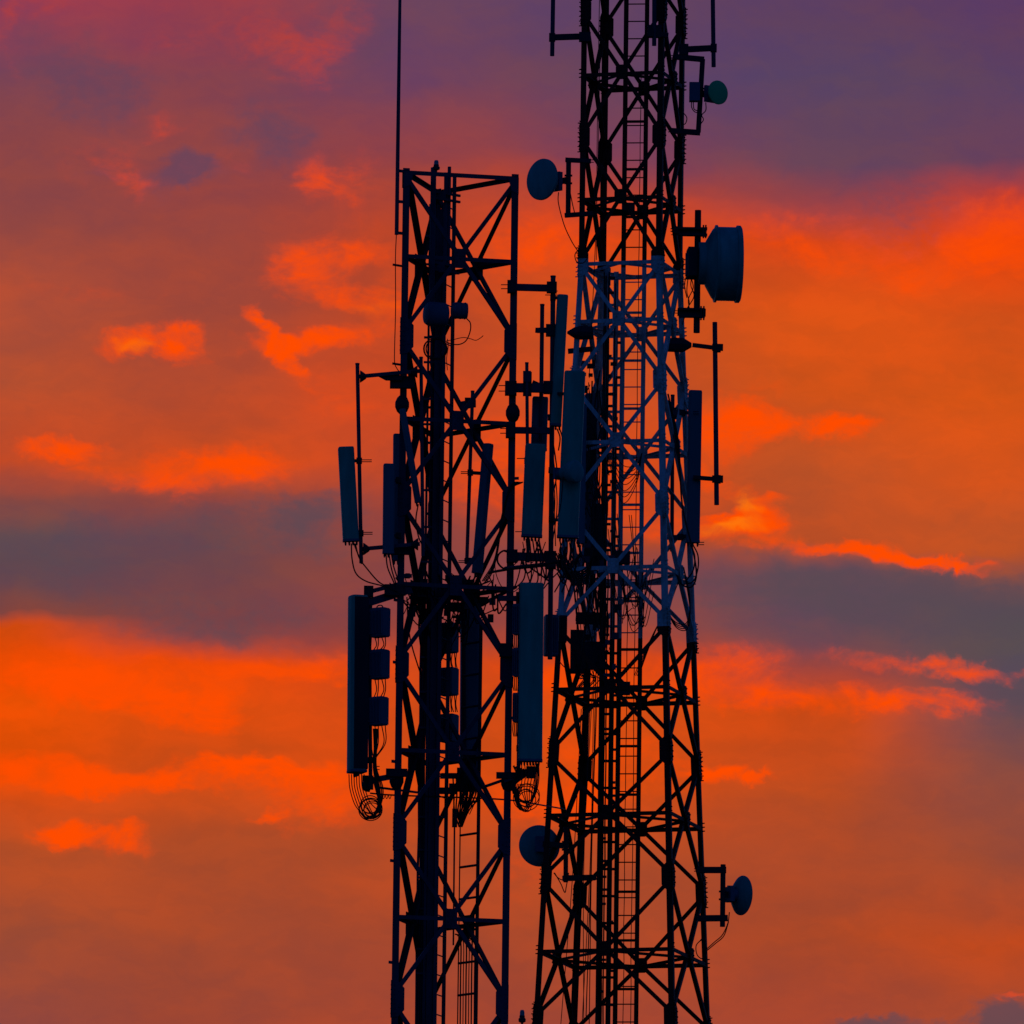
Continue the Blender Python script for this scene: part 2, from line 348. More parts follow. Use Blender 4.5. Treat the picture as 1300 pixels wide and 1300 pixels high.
for i, p in enumerate(legs):
    nb = [legs[(i + 1) % 3] - p, legs[(i + 2) % 3] - p]
    A = nb[0].normalized(); B = nb[1].normalized(); mb = MB()
    w, t = 8 * s1, 1.3 * s1
    # 60 degree bent-plate leg
    q = (A + B).normalized()
    prof3 = [Vector((0, 0, 0)), A * w, A * w + q * t, q * t * 1.6, B * w + q * t, B * w]
    vs = [at(p, 0) + v for v in prof3] + [at(p, LTOP + 4 * s1) + v for v in prof3]
    mb.add(vs, [(k, (k + 1) % 6, 6 + (k + 1) % 6, 6 + k) for k in range(6)] + [tuple(range(5, -1, -1)), tuple(range(6, 12))])
    for py in ((486, 762, 841, 967, 1093, 1222, 1380) if i == 0 else (600, 905)):
        mb.box(at(p, zL(py)) - q * 2.2 * s1, q * 2.8 * s1, q.cross(Z_) * 1.0 * s1, Z_ * 1.8 * s1)
    if i == 2:
        k = 16.0
        while k < LTOP - .3:
            mb.bolt(at(p, k) - q * 4 * s1, X_, .8 * s1, 5 * s1); k += .26
    mb.build('leg', M['blue'], lt)
FACES = [(0, 1), (1, 2), (2, 0)]
ctr = cen
VIS = 1345
def inview(z): return z > zL(1480)
diag_low = MB()
for fi, (a, b) in enumerate(FACES):
    pa, pb = legs[a], legs[b]
    along = (pb - pa).normalized(); mid = (pa + pb) / 2
    inw = (ctr - mid); inw.z = 0; inw.normalize()
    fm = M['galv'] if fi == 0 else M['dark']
    for li, z in enumerate(LEVELS):
        zt, zb = NODES[li], NODES[li + 1]
        vis = inview(zt)
        def out(mb, nm, m=fm):
            if vis: mb.build(nm, m, lt)
            else: diag_low.add(mb.v, mb.f)
        # horizontal
        mb = MB(); mb.angle(at(pa, z) + along * 3 * s1 + inw * .006, at(pb, z) - along * 3 * s1 + inw * .006, -Z_, inw, 5.2 * s1)
        if fi == 1: # stiffened beam half
            mb.plate([(0, -3.5 * s1), (38 * s1, -2 * s1), (38 * s1, 3 * s1), (0, 7 * s1)], at(mid, z) + inw * .012, -along, Z_, inw, .012) if li == 0 else None
        out(mb, 'cross_beam', M['blue'] if fi == 0 else fm)
        # X diagonals
        for k, (q0, q1) in enumerate(((pa, pb), (pb, pa))):
            mb = MB(); d0 = (q1 - q0).normalized()
            p0 = at(q0, zt - 9 * s1) + d0 * 6 * s1; p1 = at(q1, zb + 9 * s1) - d0 * 6 * s1
            o = inw * (.016 if k else 0)
            per = along.copy(); per = (per - (p1 - p0).normalized() * per.dot((p1 - p0).normalized())).normalized()
            wd = 5.2 if fi == 0 else 7
            mb.angle(p0 - per * wd / 2 * s1 + o, p1 - per * wd / 2 * s1 + o, per, inw, wd * s1)
            out(mb, 'diagonal_brace', M['blue'] if fi == 0 else fm)
        # middle gusset
        mb = MB(); o = at(mid, z - 2.5 * s1) - inw * .02
        gw, gh = (7.5, 12.5) if fi == 0 else (9.5, 14.5)
        mb.plate([(-gw * s1, -gh * s1), (gw * s1, -gh * s1), (gw * s1, gh * s1), (-gw * s1, gh * s1)], o, along, Z_, inw, .012)
        hexbolts(mb, o - inw * .006, along, Z_, -inw, [(x * 4.5, y) for x in (-1, 1) for y in (-8, -4, 4, 8)] + [(0, 0), (0, 3.5)], s1)
        if fi == 2 or fi == 1: pass
        out(mb, 'gusset_plate', M['blue'] if fi == 0 else fm)
    for zi, z in enumerate(NODES[1:-1]):
        for (q, sg) in ((pa, 1), (pb, -1)):
            mb = MB(); o = at(q, z) - inw * .008
            mb.plate([(sg * 1 * s1, -24 * s1), (sg * 9 * s1, -22 * s1), (sg * 16.5 * s1, -14 * s1), (sg * 16.5 * s1, 14 * s1), (sg * 9 * s1, 22 * s1), (sg * 1 * s1, 24 * s1)][::sg], o, along, Z_, inw, .01)
            hexbolts(mb, o - inw * .005, along, Z_, -inw, [(sg * 4, y) for y in (-18, -12, -6, 0, 6, 12, 18)] + [(sg * 10, -10), (sg * 10, 10)], s1)
            if inview(z): mb.build('gusset_plate', M['blue'], lt)
            else: diag_low.add(mb.v, mb.f)
    # top frame
    mb = MB(); mb.angle(at(pa, LTOP + 1 * s1), at(pb, LTOP + 1 * s1), -Z_, inw, 5.5 * s1)
    mb.build('top_rail', M['blue'] if fi == 0 else fm, lt)
    for (q, sg) in ((pa, 1), (pb, -1)):
        mb = MB(); o = at(q, LTOP - 8 * s1) - inw * .008
        mb.plate([(sg * 1 * s1, -14 * s1), (sg * 9 * s1, -10 * s1), (sg * 14 * s1, 6 * s1), (sg * 14 * s1, 8 * s1), (sg * 1 * s1, 8 * s1)][::sg], o, along, Z_, inw, .01)
        mb.build('gusset_plate', fm, lt)
lo = diag_low.build('lower_bracing', M['blue'], lt); lo['kind'] = 'stuff'
# leg collars
for (px, py, Y) in ((510.5, 513.5, YL), (651, 524, YL + .34), (503.4, 990, YL), (645, 993, YL + .34)):
    mb = MB(); c = P(px, py, Y) + (Y_ * .02)
    mb.lathe([(3.5 * s1, -12 * s1), (6.5 * s1, -9 * s1), (9 * s1, -3 * s1), (9 * s1, 3 * s1), (6.5 * s1, 9 * s1), (3.5 * s1, 12 * s1)], c, Z_, 12)
    mb.build('leg_collar', M['dark'], lt)
# climbing ladder (inside, by the rear leg)
def ladder(T, x1, Y1, x2, Y2, ref, ytop, ybot, wpx, step, rw, m, wpx2=None):
    a = vert_xy(x1, ref, Y1); b = vert_xy(x2, ref, Y2); zt = P(x1, ytop, Y1).z; zb = P(x1, ybot, Y1).z
    mb = MB()
    for p, w in ((a, wpx), (b, wpx2 or wpx)): mb.bar(at(p, zb), at(p, zt), w * s1, w * s1 * .6)
    L = mb.build('ladder', m, T); z = zt - step * s1 * .7
    zmin = P(x1, 1320, Y1).z; low = MB()
    while z > zb + .1:
        mb = MB().tube([at(a, z), at(b, z)], rw * s1 / 2, 6)
        if z > zmin: mb.build('rung', m, L)
        else: low.add(mb.v, mb.f)
        z -= step * s1
    if low.v: low.build('lower_rungs', m, L)['kind'] = 'stuff'
    return L
ladder(lt, 560.5, YL + .75, 571.5, YL + 1.05, 650, 219, 3300, 5, 25.4, 1.8, M['blue'])
ladder(lt, 589.5, YL + 1.15, 612.5, YL + .88, 650, 790, 3300, 1.6, 41, 3.2, M['dark'], 4.6)
# feeder tray and feeder cables down the rear leg
mb = MB(); a = vert_xy(541, 650, YL + 1.12); zt = zL(238)
tray = MB()
tray.bar(at(a, 0), at(a, zt), 3 * s1, 2 * s1)
a2 = vert_xy(559.5, 650, YL + 1.12); tray.bar(at(a2, 0), at(a2, zt), 2.4 * s1, 2 * s1)
k = 13.0
while k < zt - .1: tray.bar(at(a, k), at(a2, k), 3 * s1, 3 * s1); k += .45
tray.build('feeder_tray', M['blue'], lt)
fc = MB()
for i in range(9):
    x = 546.0 + i * 1.75; y0 = 240 + (i % 3) * 14 if i > 1 else 300
    p = vert_xy(x, 650, YL + 1.04 + (.03 if i % 2 else 0)); pts = []
    z = zL(y0)
    while z > 0.2: pts.append(at(p, z) + X_ * random.uniform(-.5, .5) * s1); z -= .5
    fc.tube(pts, 1.25 * s1 if i % 3 else 1.7 * s1, 6)
for i in range(7):   # extra feeders joining at the antenna levels
    y0 = 735 + i * 12; x = 537 + i * 3.0 if i < 4 else 552 + i * .9
    p = vert_xy(x, 650, YL + .96); pts = []; z = zL(y0)
    while z > 0.2: pts.append(at(p, z) + X_ * random.uniform(-.6, .6) * s1); z -= .5
    fc.tube(pts, 1.6 * s1, 6)
fc.build('feeder_cables', M['feeder'], lt)
mb = MB(); p = vert_xy(546.5, 650, YL + .82); mb.bar(at(p, 0), at(p, zL(770)), 3.6 * s1, 2 * s1); p = vert_xy(553, 650, YL + .82); mb.bar(at(p, 0), at(p, zL(250)), 8 * s1, 1.5 * s1); mb.build('cover_strip', M['blue'], lt)
# lower cable run inside the second ladder
fc = MB()
for i in range(6):
    x = 584 + i * 3.5
    pts = [(x - 6 - i, 1186 + i * 2, YL + .9), (x - 2 + i * .6, 1188 + i, YL + .95), (x + 1.2, 1200 + i * 2, YL + 1.0), (x + .7, 1240, YL + 1.0), (x + .2, 1300, YL + 1.0), (x - .6, 1380, YL + 1.0)]
    cable(fc, pts, YL, 1.3 if i % 2 else 1.9)
fc.build('cable_run', M['rubber'], lt)
# masts poking over the top
mb = MB(); p = vert_xy(544.5, 650, YL + .55)
mb.tube([at(p, zL(380)), at(p, zL(202))], 3.6 * s1, 10)
mb.tube([at(vert_xy(564.7, 650, YL + .8), zL(330)), at(vert_xy(564.7, 650, YL + .8), zL(196))], 2.3 * s1, 10)
for py in (232, 240, 322, 331):
    mb.bar(at(p, zL(py)) - X_ * 1.5 * s1, at(p, zL(py)) + X_ * 34 * s1 + Y_ * .3, 3 * s1, 3 * s1)
for py in (236, 328): mb.box(at(p, zL(py)) + X_ * 9 * s1 + Y_ * .1, X_ * 7 * s1, Y_ * .03, Z_ * 6 * s1)
mb.build('top_mast', M['blue'], lt)
# cable clutter around the ring of mounts at the 745 level
fc = MB()
for i in range(48):
    x0 = random.uniform(508, 636); x1 = x0 + random.uniform(-34, 34); y0 = random.uniform(722, 762); y1 = y0 + random.uniform(-8, 34)
    Y0 = YL + random.uniform(.3, 1.1)
    cable(fc, [(x0, y0, Y0), ((x0 + x1) / 2 + random.uniform(-8, 8), max(y0, y1) + random.uniform(2, 16), Y0 + .1), (x1, y1, Y0)], YL, random.choice((1.2, 1.6, 2.2)), 6)
for i in range(16):
    x0 = random.uniform(512, 545); xt = random.uniform(532, 562)
    cable(fc, [(x0, random.uniform(738, 762), YL + .5), ((x0 + xt) / 2 + random.uniform(-9, 5), random.uniform(785, 810), YL + .8), (xt, random.uniform(830, 880), YL + 1)], YL, random.choice((1.3, 1.8, 2.2)), 8)
for i in range(10):
    x0 = random.uniform(560, 600)
    cable(fc, [(x0, random.uniform(758, 775), YL + .8), (x0 + random.uniform(-9, 9), random.uniform(782, 800), YL + .8), (x0 + random.uniform(-14, 14), random.uniform(800, 830), YL + .9)], YL, random.choice((1.3, 1.8)), 6)
fc.build('jumper_cables', M['rubber'], lt)
for (x, y, w, h) in ((560, 752, 26, 14), (598, 752, 20, 20), (536, 744, 14, 18), (612, 762, 14, 8), (575, 734, 20, 7), (600, 990, 18, 26), (585, 1000, 30, 10), (568, 1004, 22, 8), (590, 741, 22, 10), (545, 756, 20, 16), (580, 770, 26, 10), (524, 750, 12, 10)):
    mb = MB(); pbox(mb, x - w / 2, y - h / 2, x + w / 2, y + h / 2, YL + .85, .06)
    mb.build('junction_box', M['dark'], lt)
fc = MB()
for i in range(9):
    cable(fc, [(575 + i * 4.2, 985, YL + .8), (576 + i * 4.0, 1005 + i % 3 * 3, YL + .8), (577 + i * 2.2, 1030, YL + .85), (583 + (i % 3) * 1.6, 1050 - i % 2 * 4, YL + .9)], YL, 2.0, 8)
for i in range(5): cable(fc, [(592 + i * 3.2, 990, YL + .75), (594 + i * 3, 1010, YL + .75), (588 + i * 2, 1030 + i, YL + .8)], YL, 1.1)
cable(fc, [(577, 1012, YL + .8), (575.5, 1030, YL + .8), (576, 1046, YL + .8)], YL, 1.4)
fc.build('hanging_cable_bundle', M['rubber'], lt)
mb = MB(); pbox(mb, 574, 1027, 580.5, 1050, YL + .85, .07); pipe(mb, (577, 1050), (575.5, 1200), YL + .85, 2.2); mb.build('surge_box', M['dark'], lt)

# ------------------------------------------------------------------ small builders for equipment
def frame_bolts(mb, x, y, Y, side, n=2, L=9, sp=3.0):
    for i in range(n): mb.tube([P(x, y + (i - (n - 1) / 2) * sp, Y), P(x + side * L, y + (i - (n - 1) / 2) * sp, Y)], .6 * s1, 6)

def panel(label, top, bot, w, d, Y, yaw=0.0, m='radome', group=None, Yb=None, brackets=(), cables=(), cap=True, conn=5, name='panel_antenna', cablew=1.8, dark_rear=False):
    T = P(top[0], top[1], Y); B = P(bot[0], bot[1], Yb or Y); s = S(Y)
    rt = Vector((math.cos(yaw), math.sin(yaw), 0)); fr = Vector((math.sin(yaw), -math.cos(yaw), 0))
    ax = (T - B).normalized(); rt = (rt - ax * rt.dot(ax)).normalized(); fr = (fr - ax * fr.dot(ax)).normalized()
    w *= s; d *= s; r = min(w, d) * .28
    o = thing(name, label, 'antenna', B, group)
    prof = []
    for cx, cy, a0 in ((w / 2 - r, d / 2 - r, 0), (-w / 2 + r, d / 2 - r, 90), (-w / 2 + r * .4, -d / 2 + r * .4, 180), (w / 2 - r * .4, -d / 2 + r * .4, 270)):
        rr = r if a0 < 180 else r * .4
        for k in range(5):
            a = R(a0 + 22.5 * k); prof.append((cx + rr * math.cos(a), cy + rr * math.sin(a)))
    mb = MB(); mb.sweep(prof, B + ax * 2.5 * s, T - ax * 2 * s, rt, fr)
    mb.sweep(prof, T - ax * 2 * s, T, rt, fr, .93)
    for f_ in (.08, .5, .92):
        q = B.lerp(T, f_); mb.sweep([(a * 1.012, b * 1.012) for a, b in prof], q, q + ax * .8 * s, rt, fr)
    mb.build('radome', M[m], o)
    if dark_rear:  # dark box around back and sides; only the front keeps the radome colour
        hs = MB(); hs.sweep([(-w * .52, -d * .53), (w * .52, -d * .53), (w * .52, d * .36), (-w * .52, d * .36)], B + ax * 4 * s, T - ax * 2.5 * s, rt, fr); hs.build('dark_rear_box', M['dark'], o)
    cp = MB(); cp.sweep([(a * 1.03, b * 1.03) for a, b in prof], B, B + ax * 3 * s, rt, fr)
    c = cp.build('end_cap', M['radio'], o)
    cn = MB()
    for i in range(conn):
        cn.lathe([(1.3 * s, 0), (1.3 * s, 2.5 * s), (.9 * s, 5 * s)], B + rt * w * (-.36 + .72 * i / max(1, conn - 1)), -ax, 8)
    cn.build('connector', M['dark'], o)
    if brackets:
        for (x0, y0, x1, y1, Yp) in brackets:
            mb = MB(); pbar(mb, (x0, y0), (x1, y1), Y + (d * .5), 4.0, 4.0, Yp)
            mb.box(P(x1, y1, Yp), X_ * 3.6 * s, Y_ * .05, Z_ * 3.4 * s)
            mb.build('tilt_bracket', M['dark'], o)
    if cables:
        mb = MB()
        for c in cables: cable(mb, c, Y, cablew)
        mb.build('jumper_cable', M['rubber'], o)
    return o

def radio(label, x0, y0, x1, y1, Y, depth, yaw=0.0, group=None, handle=False, cables=(), m='radio'):
    s = S(Y); c = P((x0 + x1) / 2, (y0 + y1) / 2, Y)
    o = thing('radio_unit', label, 'radio unit', c, group)
    rx = Vector((math.cos(yaw), math.sin(yaw), 0)); ry = Vector((-math.sin(yaw), math.cos(yaw), 0))
    vis = abs(math.cos(yaw));
    W_ = ((x1 - x0) * s - depth * abs(math.sin(yaw))) / vis; H = (y1 - y0) * s
    mb = MB(); mb.box(c, rx * W_ / 2, ry * depth / 2, Z_ * H / 2)
    mb.box(c + Z_ * (H / 2 + .4 * s), rx * W_ * .46, ry * depth * .44, Z_ * .7 * s)
    mb.box(c - Z_ * (H / 2 + .4 * s), rx * W_ * .46, ry * depth * .44, Z_ * .7 * s)
    mb.build('casing', M[m], o)
    fn = MB(); k = int(W_ / (2.2 * s))
    for i in range(k): fn.box(c + rx * (-W_ / 2 + (i + .5) * W_ / k) - ry * (depth / 2 + 1.1 * s), rx * .35 * s, ry * 1.1 * s, Z_ * H * .44)
    fn.build('cooling_fin', M[m], o)
    if handle:
        h = MB(); h.tube(spline([c + Z_ * H / 2 + rx * x * s + Z_ * z * s for x, z in ((-5, 0), (-4.4, 3), (-2, 4.6), (2, 4.6), (4.4, 3), (5, 0))]), .8 * s, 6)
        h.build('handle', M['dark'], o)
    if cables:
        mb = MB()
        for cc in cables: cable(mb, cc, Y, 1.3)
        mb.build('jumper_cable', M['rubber'], o)
    return o

def dish(label, cx, cy, Y, dia, face, style, m, pipe_=None, arms=(), pw=6, box=None, hub=None, cables=(), arm_w=5, extra=None, pm='dark'):
    """face = horizontal unit vector the dish points along; dia in px"""
    s = S(Y); c = P(cx, cy, Y); face = Vector(face).normalized(); r = dia / 2 * s
    o = thing('microwave_dish', label, 'dish antenna', c)
    mb = MB()
    if style == 'radome':
        prof = [(r * .3, -.20 * r), (r * .7, -.18 * r), (r * .95, -.1 * r), (r, -.04 * r), (r, .04 * r), (r * .97, .08 * r), (r * .8, .13 * r), (r * .5, .17 * r), (r * .2, .19 * r)]
    elif style == 'back':
        prof = [(r * .06, -.36 * r), (r * .3, -.345 * r), (r * .55, -.29 * r), (r * .8, -.17 * r), (r * .96, -.03 * r), (r, 0), (r * 1.0, .03 * r), (r * .96, .03 * r), (r * .75, .10 * r), (r * .4, .15 * r), (r * .1, .17 * r)]
    elif style == 'drum':
        prof = [(r * .50, -.98 * r), (r * .55, -.97 * r), (r * .55, -.80 * r), (r * .60, -.78 * r), (r * .88, -.62 * r), (r * .94, -.56 * r), (r * 1.0, -.55 * r), (r * 1.0, -.50 * r), (r * .955, -.49 * r), (r * .955, -.02 * r), (r * 1.0, 0), (r * 1.0, .09 * r), (r * .96, .12 * r), (r * .6, .15 * r), (r * .2, .16 * r)]
    elif style == 'small':
        prof = [(r * .55, -1.5 * r), (r * .6, -1.48 * r), (r * .6, -.8 * r), (r * .7, -.7 * r), (r * .95, -.6 * r), (r, -.5 * r), (r, 0), (r * .9, .15 * r), (r * .6, .25 * r), (r * .2, .28 * r)]
    mb.lathe(prof, c, face, 56); mb.build('shroud' if style == 'drum' else 'reflector', M[m], o)
    hb = MB(); hl, hr = hub or (.5, .28)
    st = {'radome': -.18, 'back': -.33, 'drum': -.96, 'small': -1.45}[style] * r
    hb.lathe([(hr * r, 0), (hr * r, hl * r * .6), (hr * r * .8, hl * r)], c + face * st, -face, 16)
    up = Z_; side = face.cross(up)
    hb.box(c + face * (st - hl * r * .8), face * .12 * r, side * hr * r * 1.1, up * hr * r * 1.25)
    hb.build('feed_hub', M['radio'] if style != 'drum' else M['dark'], o)
    if pipe_:
        (a, b, Yp) = pipe_; mb = MB(); pipe(mb, a, b, Yp, pw); mb.build('mount_pipe', M[pm], o)
        q = MB(); e = c + face * (st - hl * r); t = P((a[0] + b[0]) / 2, cy, Yp); q.bar(e, t, 5 * s, 7 * s)
        for dy in (-5, 5): q.bar(t + Z_ * dy * s - X_ * 5 * s, t + Z_ * dy * s + X_ * 5 * s, 3 * s, 2.2 * s)
        q.build('pipe_clamp', M['dark'], o)
    for (a, b, Ya, Yb2) in arms:
        mb = MB(); pbar(mb, a, b, Ya, arm_w, arm_w, Yb2)
        frame_bolts(mb, a[0], a[1], Ya, -1 if b[0] > a[0] else 1, 2, 4, 3)
        mb.build('mount_arm', M['dark'], o)
    if box:
        (x0, y0, x1, y1) = box; mb = MB(); pbox(mb, x0, y0, x1, y1, Y, 14 * s); mb.build('radio_box', M['radio'], o)
    if cables:
        mb = MB()
        for cc in cables: cable(mb, cc, Y, 1.3)
        mb.build('cable', M['rubber'], o)
    return o

# ================================================================== equipment on the left tower
# whip antenna
o = thing('whip_antenna', 'very tall thin whip antenna clamped to the left leg of the shorter tower', 'antenna', P(503.7, 298, YL))
mb = MB(); p0 = P(503.5, 298, YL - .02); ptop = Vector((p0.x, p0.y, P(507, -190, YL).z))
mb.tube([p0, Vector((p0.x + .0, p0.y, P(505, 200, YL).z)), ptop], [2.6 * s1, 2.5 * s1, 1.6 * s1], 10); mb.build('mast', M['galv'], o)
for y in (217, 256, 296):
    mb = MB(); pbar(mb, (503, y - .5), (513, y + .5), YL, 3.4); mb.build('clamp_arm', M['blue'], o)
for y, x in ((336.5, 498.5), (462, 498)):
    mb = MB(); pipe(mb, (x, y - .6), (511, y + 1.4), YL, 3.0); mb.build('standoff', M['dark'], o)
mb = MB(); cable(mb, [(503.2, 298), (502, 330), (502.2, 390), (501, 440), (501, 460), (504, 468), (509, 474)], YL - .03, 1.2); mb.build('cable', M['rubber'], o)

# obstruction lamp on the top
def lamp(label, x, y, Y, h, pole_to):
    o = thing('obstruction_light', label, 'lamp', P(x, y + h, Y)); s = S(Y); c = P(x, y + h, Y)
    mb = MB(); mb.lathe([(.8 * s, h * s), (2.2 * s, h * s * .97), (3 * s, h * s * .8), (3.1 * s, h * s * .5)], c, Z_, 14); mb.build('lens', M['glass'], o)
    mb = MB(); mb.lathe([(2 * s, -h * s * .1), (4.6 * s, 0), (4.8 * s, h * s * .22), (3.4 * s, h * s * .34), (3.6 * s, h * s * .5)], c, Z_, 14); mb.build('lamp_base', M['dark'], o)
    mb = MB(); mb.tube([c, Vector((c.x, c.y, P(x, pole_to, Y).z))], 1.4 * s, 8); mb.build('lamp_post', M['dark'], o)
lamp('small obstruction lamp on the flat top of the shorter tower', 553.8, 203, YL + .3, 12, 222)
lamp('small obstruction lamp on a thin post low between the two towers', 662.8, 1282, 154.5, 15, 3400)

# two old round radios near the top of the shorter tower
o = thing('microwave_dish', 'small shrouded dish seen sideways behind the feeder cables of the shorter tower', 'dish antenna', P(553, 399, YL + .5))
mb = MB(); mb.lathe([(7 * s1, -15 * s1), (13 * s1, -13 * s1), (15.5 * s1, -9 * s1), (15.5 * s1, 12 * s1), (14 * s1, 14 * s1)], P(553, 399, YL + .45), Vector((1, .35, 0)), 32); mb.build('shroud', M['radio'], o)
mb = MB()
for r_, dx in ((14, 0), (12.5, 1), (13.5, -1)):
    c = P(553 + dx, 443, YL + .35); mb.tube([c + X_ * r_ * s1 * 1.05 * math.cos(t * math.pi / 12) + Z_ * r_ * s1 * math.sin(t * math.pi / 12) + Y_ * .02 * math.sin(t) for t in range(25)], .9 * s1, 6)
mb.build('cable_coil', M['rubber'], o)
o = thing('radio_unit', 'rounded radio drum with a loose looping wire inside the top of the shorter tower', 'radio unit', P(585, 394, YL + .6))
mb = MB(); mb.lathe([(7 * s1, -11 * s1), (10 * s1, -10 * s1), (10.5 * s1, -6 * s1), (10.5 * s1, 7 * s1), (10 * s1, 9 * s1)], P(584, 394.5, YL + .6), Vector((1, .2, 0)), 24)
for k in (-6, 0, 6): mb.lathe([(11 * s1, 0), (11 * s1, 1 * s1)], P(584, 394.5, YL + .6) + Vector((1, .2, 0)).normalized() * k * s1, Vector((1, .2, 0)), 24)
mb.build('casing', M['radio'], o)
mb = MB(); cable(mb, [(592, 404), (597, 410), (597, 420), (592, 432), (584, 437), (574, 437), (566, 434)], YL + .5, 1.5)
cable(mb, [(566, 433), (576, 431), (588, 428.5), (597, 430), (604, 432), (610, 429), (613.5, 426)], YL + .5, 1.0)
cable(mb, [(568, 430), (569, 440), (567, 455), (568, 470)], YL + .5, 1.0)
mb.build('loose_wire', M['rubber'], o)

def mount(label, pipes, arms, plates, m='blue', bolts=(), group=None, loc=None):
    x, y, Y = loc; o = thing('antenna_mount', label, 'mounting frame', P(x, y, Y), group)
    for (a, b, Yp, w) in pipes:
        mb = MB(); pipe(mb, a, b, Yp, w); mb.lathe([(w * .56 * s1, 0), (w * .56 * s1, 2 * s1)], P(a[0], a[1], Yp), Z_, 12); mb.build('mount_pipe', M[m], o)
    for (a, b, Ya, Yb, w, h) in arms:
        mb = MB(); pbar(mb, a, b, Ya, w, h, Yb); mb.build('mount_arm', M['dark'] if m == 'dark' else M[m], o)
    for (x0, y0, x1, y1, Yp, d) in plates:
        mb = MB(); pbox(mb, x0, y0, x1, y1, Yp, d)
        s = S(Yp)
        for bx in (x0 + 2, x1 - 2):
            for by in (y0 + 2, y1 - 2): mb.bolt(P(bx, by, Yp - d / 2), -Y_, 1.0 * s, 1.5 * s)
        mb.build('clamp_plate', M['dark'], o)
    if bolts:
        for (x, y, Yp, side, n_, L, sp) in bolts:
            for i in range(n_):
                mb = MB(); frame_bolts(mb, x, y + (i - (n_ - 1) / 2) * sp, Yp, side, 1, L, 0); mb.build('clamp_bolt', M['dark'], o)
    return o
def flange(x, y, Y, side):
    pass
# upper left frame
mo = mount('two-pipe mounting frame on the left leg of the shorter tower carrying the leftmost upper panel',
      [((453.7, 463), (458.6, 715), YL - .25, 5), ((534.5, 455), (537, 706), YL - .22, 4.6)],
      [((456, 478), (533, 471), YL - .25, YL - .22, 4.6, 4.6), ((459, 697), (533, 690.5), YL - .25, YL - .22, 4.6, 4.6)],
      [(495, 478, 526, 493, YL - .12, .10), (487, 695, 524, 704, YL - .1, .08)], loc=(495, 585, YL - .2),
      bolts=((458, 585, YL - .25, 1, 2, 14, 2.4), (460, 677, YL - .25, 1, 2, 13, 2.4)))
for (x, y, sd) in ((457, 478, 1), (530, 472, -1), (461, 697, 1), (531, 691, -1)):
    c = P(x, y, YL - .25)
    mb = MB(); mb.lathe([(8 * s1, 0), (7.5 * s1, 1.5 * s1), (2.8 * s1, 8 * s1)], c, X_ * sd, 8); mb.build('pipe_flange', M['dark'], mo)
mb = MB(); mb.plate([(-24 * s1, 4 * s1), (-12 * s1, 6 * s1), (12 * s1, 3 * s1), (10 * s1, -3 * s1), (-10 * s1, -3 * s1)], P(500, 480, YL - .2), X_, Z_, Y_, .05)
mb.build('support_bracket', M['dark'], mo)
panel('slim grey panel tilted on the outermost pipe at the upper left of the shorter tower', (439.2, 567.5), (445.7, 687.5), 20, 11, YL - .42, 0.15, 'radome', None, None,
      ((448, 585, 456, 585, YL - .25), (452, 677, 458, 677, YL - .25)),
      ([(446, 690), (447, 710), (452, 728), (465, 738), (486, 744), (505, 752)], [(451, 690), (456, 708), (466, 722), (480, 738), (492, 745), (512, 756)], [(449, 689), (453, 700), (458, 712), (459, 716)]), conn=4)
panel('narrow panel just left of the shorter tower leg, above the long lower panel', (494, 589), (493, 703), 14, 9, YL - .35, .2, 'radome_dark',
      None, None, ((496, 610, 506, 610, YL - .1), (496, 680, 506, 680, YL - .1)),
      ([(490, 704), (492, 720), (498, 735), (503, 746)], [(494, 704), (497, 722), (503, 742)], [(497, 704), (500, 720), (506, 738)]), conn=3)
panel('dark panel rising directly behind the left leg of the shorter tower', (506, 551), (505, 712), 13, 8, YL + .35, .2, 'radome_dark', conn=3)
panel('very thin edge-on panel leaning inward across the left leg of the shorter tower', (511, 519), (531, 638), 7, 7, YL - .12, .5, 'radome_dark', conn=2,
      cables=([(531, 640), (528, 660), (531, 680), (536, 692), (541, 702)],))
# rear right slanted panel with own pipe
mount('slim pipe mount standing inside the right half of the shorter tower', [((600, 498), (592.5, 716), YL + .55, 4.6)],
      [((585, 515), (603, 512), YL + .7, YL + .55, 10, 4), ((590, 712), (612, 712), YL + .55, YL + .6, 7, 5)],
      [(590, 505, 604, 517, YL + .6, .05)], loc=(597, 600, YL + .55), bolts=((594, 600, YL + .55, -1, 2, 9, 2.2), (592, 713, YL + .55, -1, 2, 10, 2.2)))
panel('slender leaning panel seen edge-on in the right half of the shorter tower', (620.2, 563.5), (606, 728), 11.5, 11, YL + .5, .9, 'radome_dark', None, None,
      ((612, 601, 597, 600, YL + .55), (603, 712, 594, 712, YL + .55)), ([(603, 730), (600, 742), (592, 750)], [(608, 730), (610, 745), (604, 758)], [(606, 730), (598, 738), (588, 742)]), conn=3)

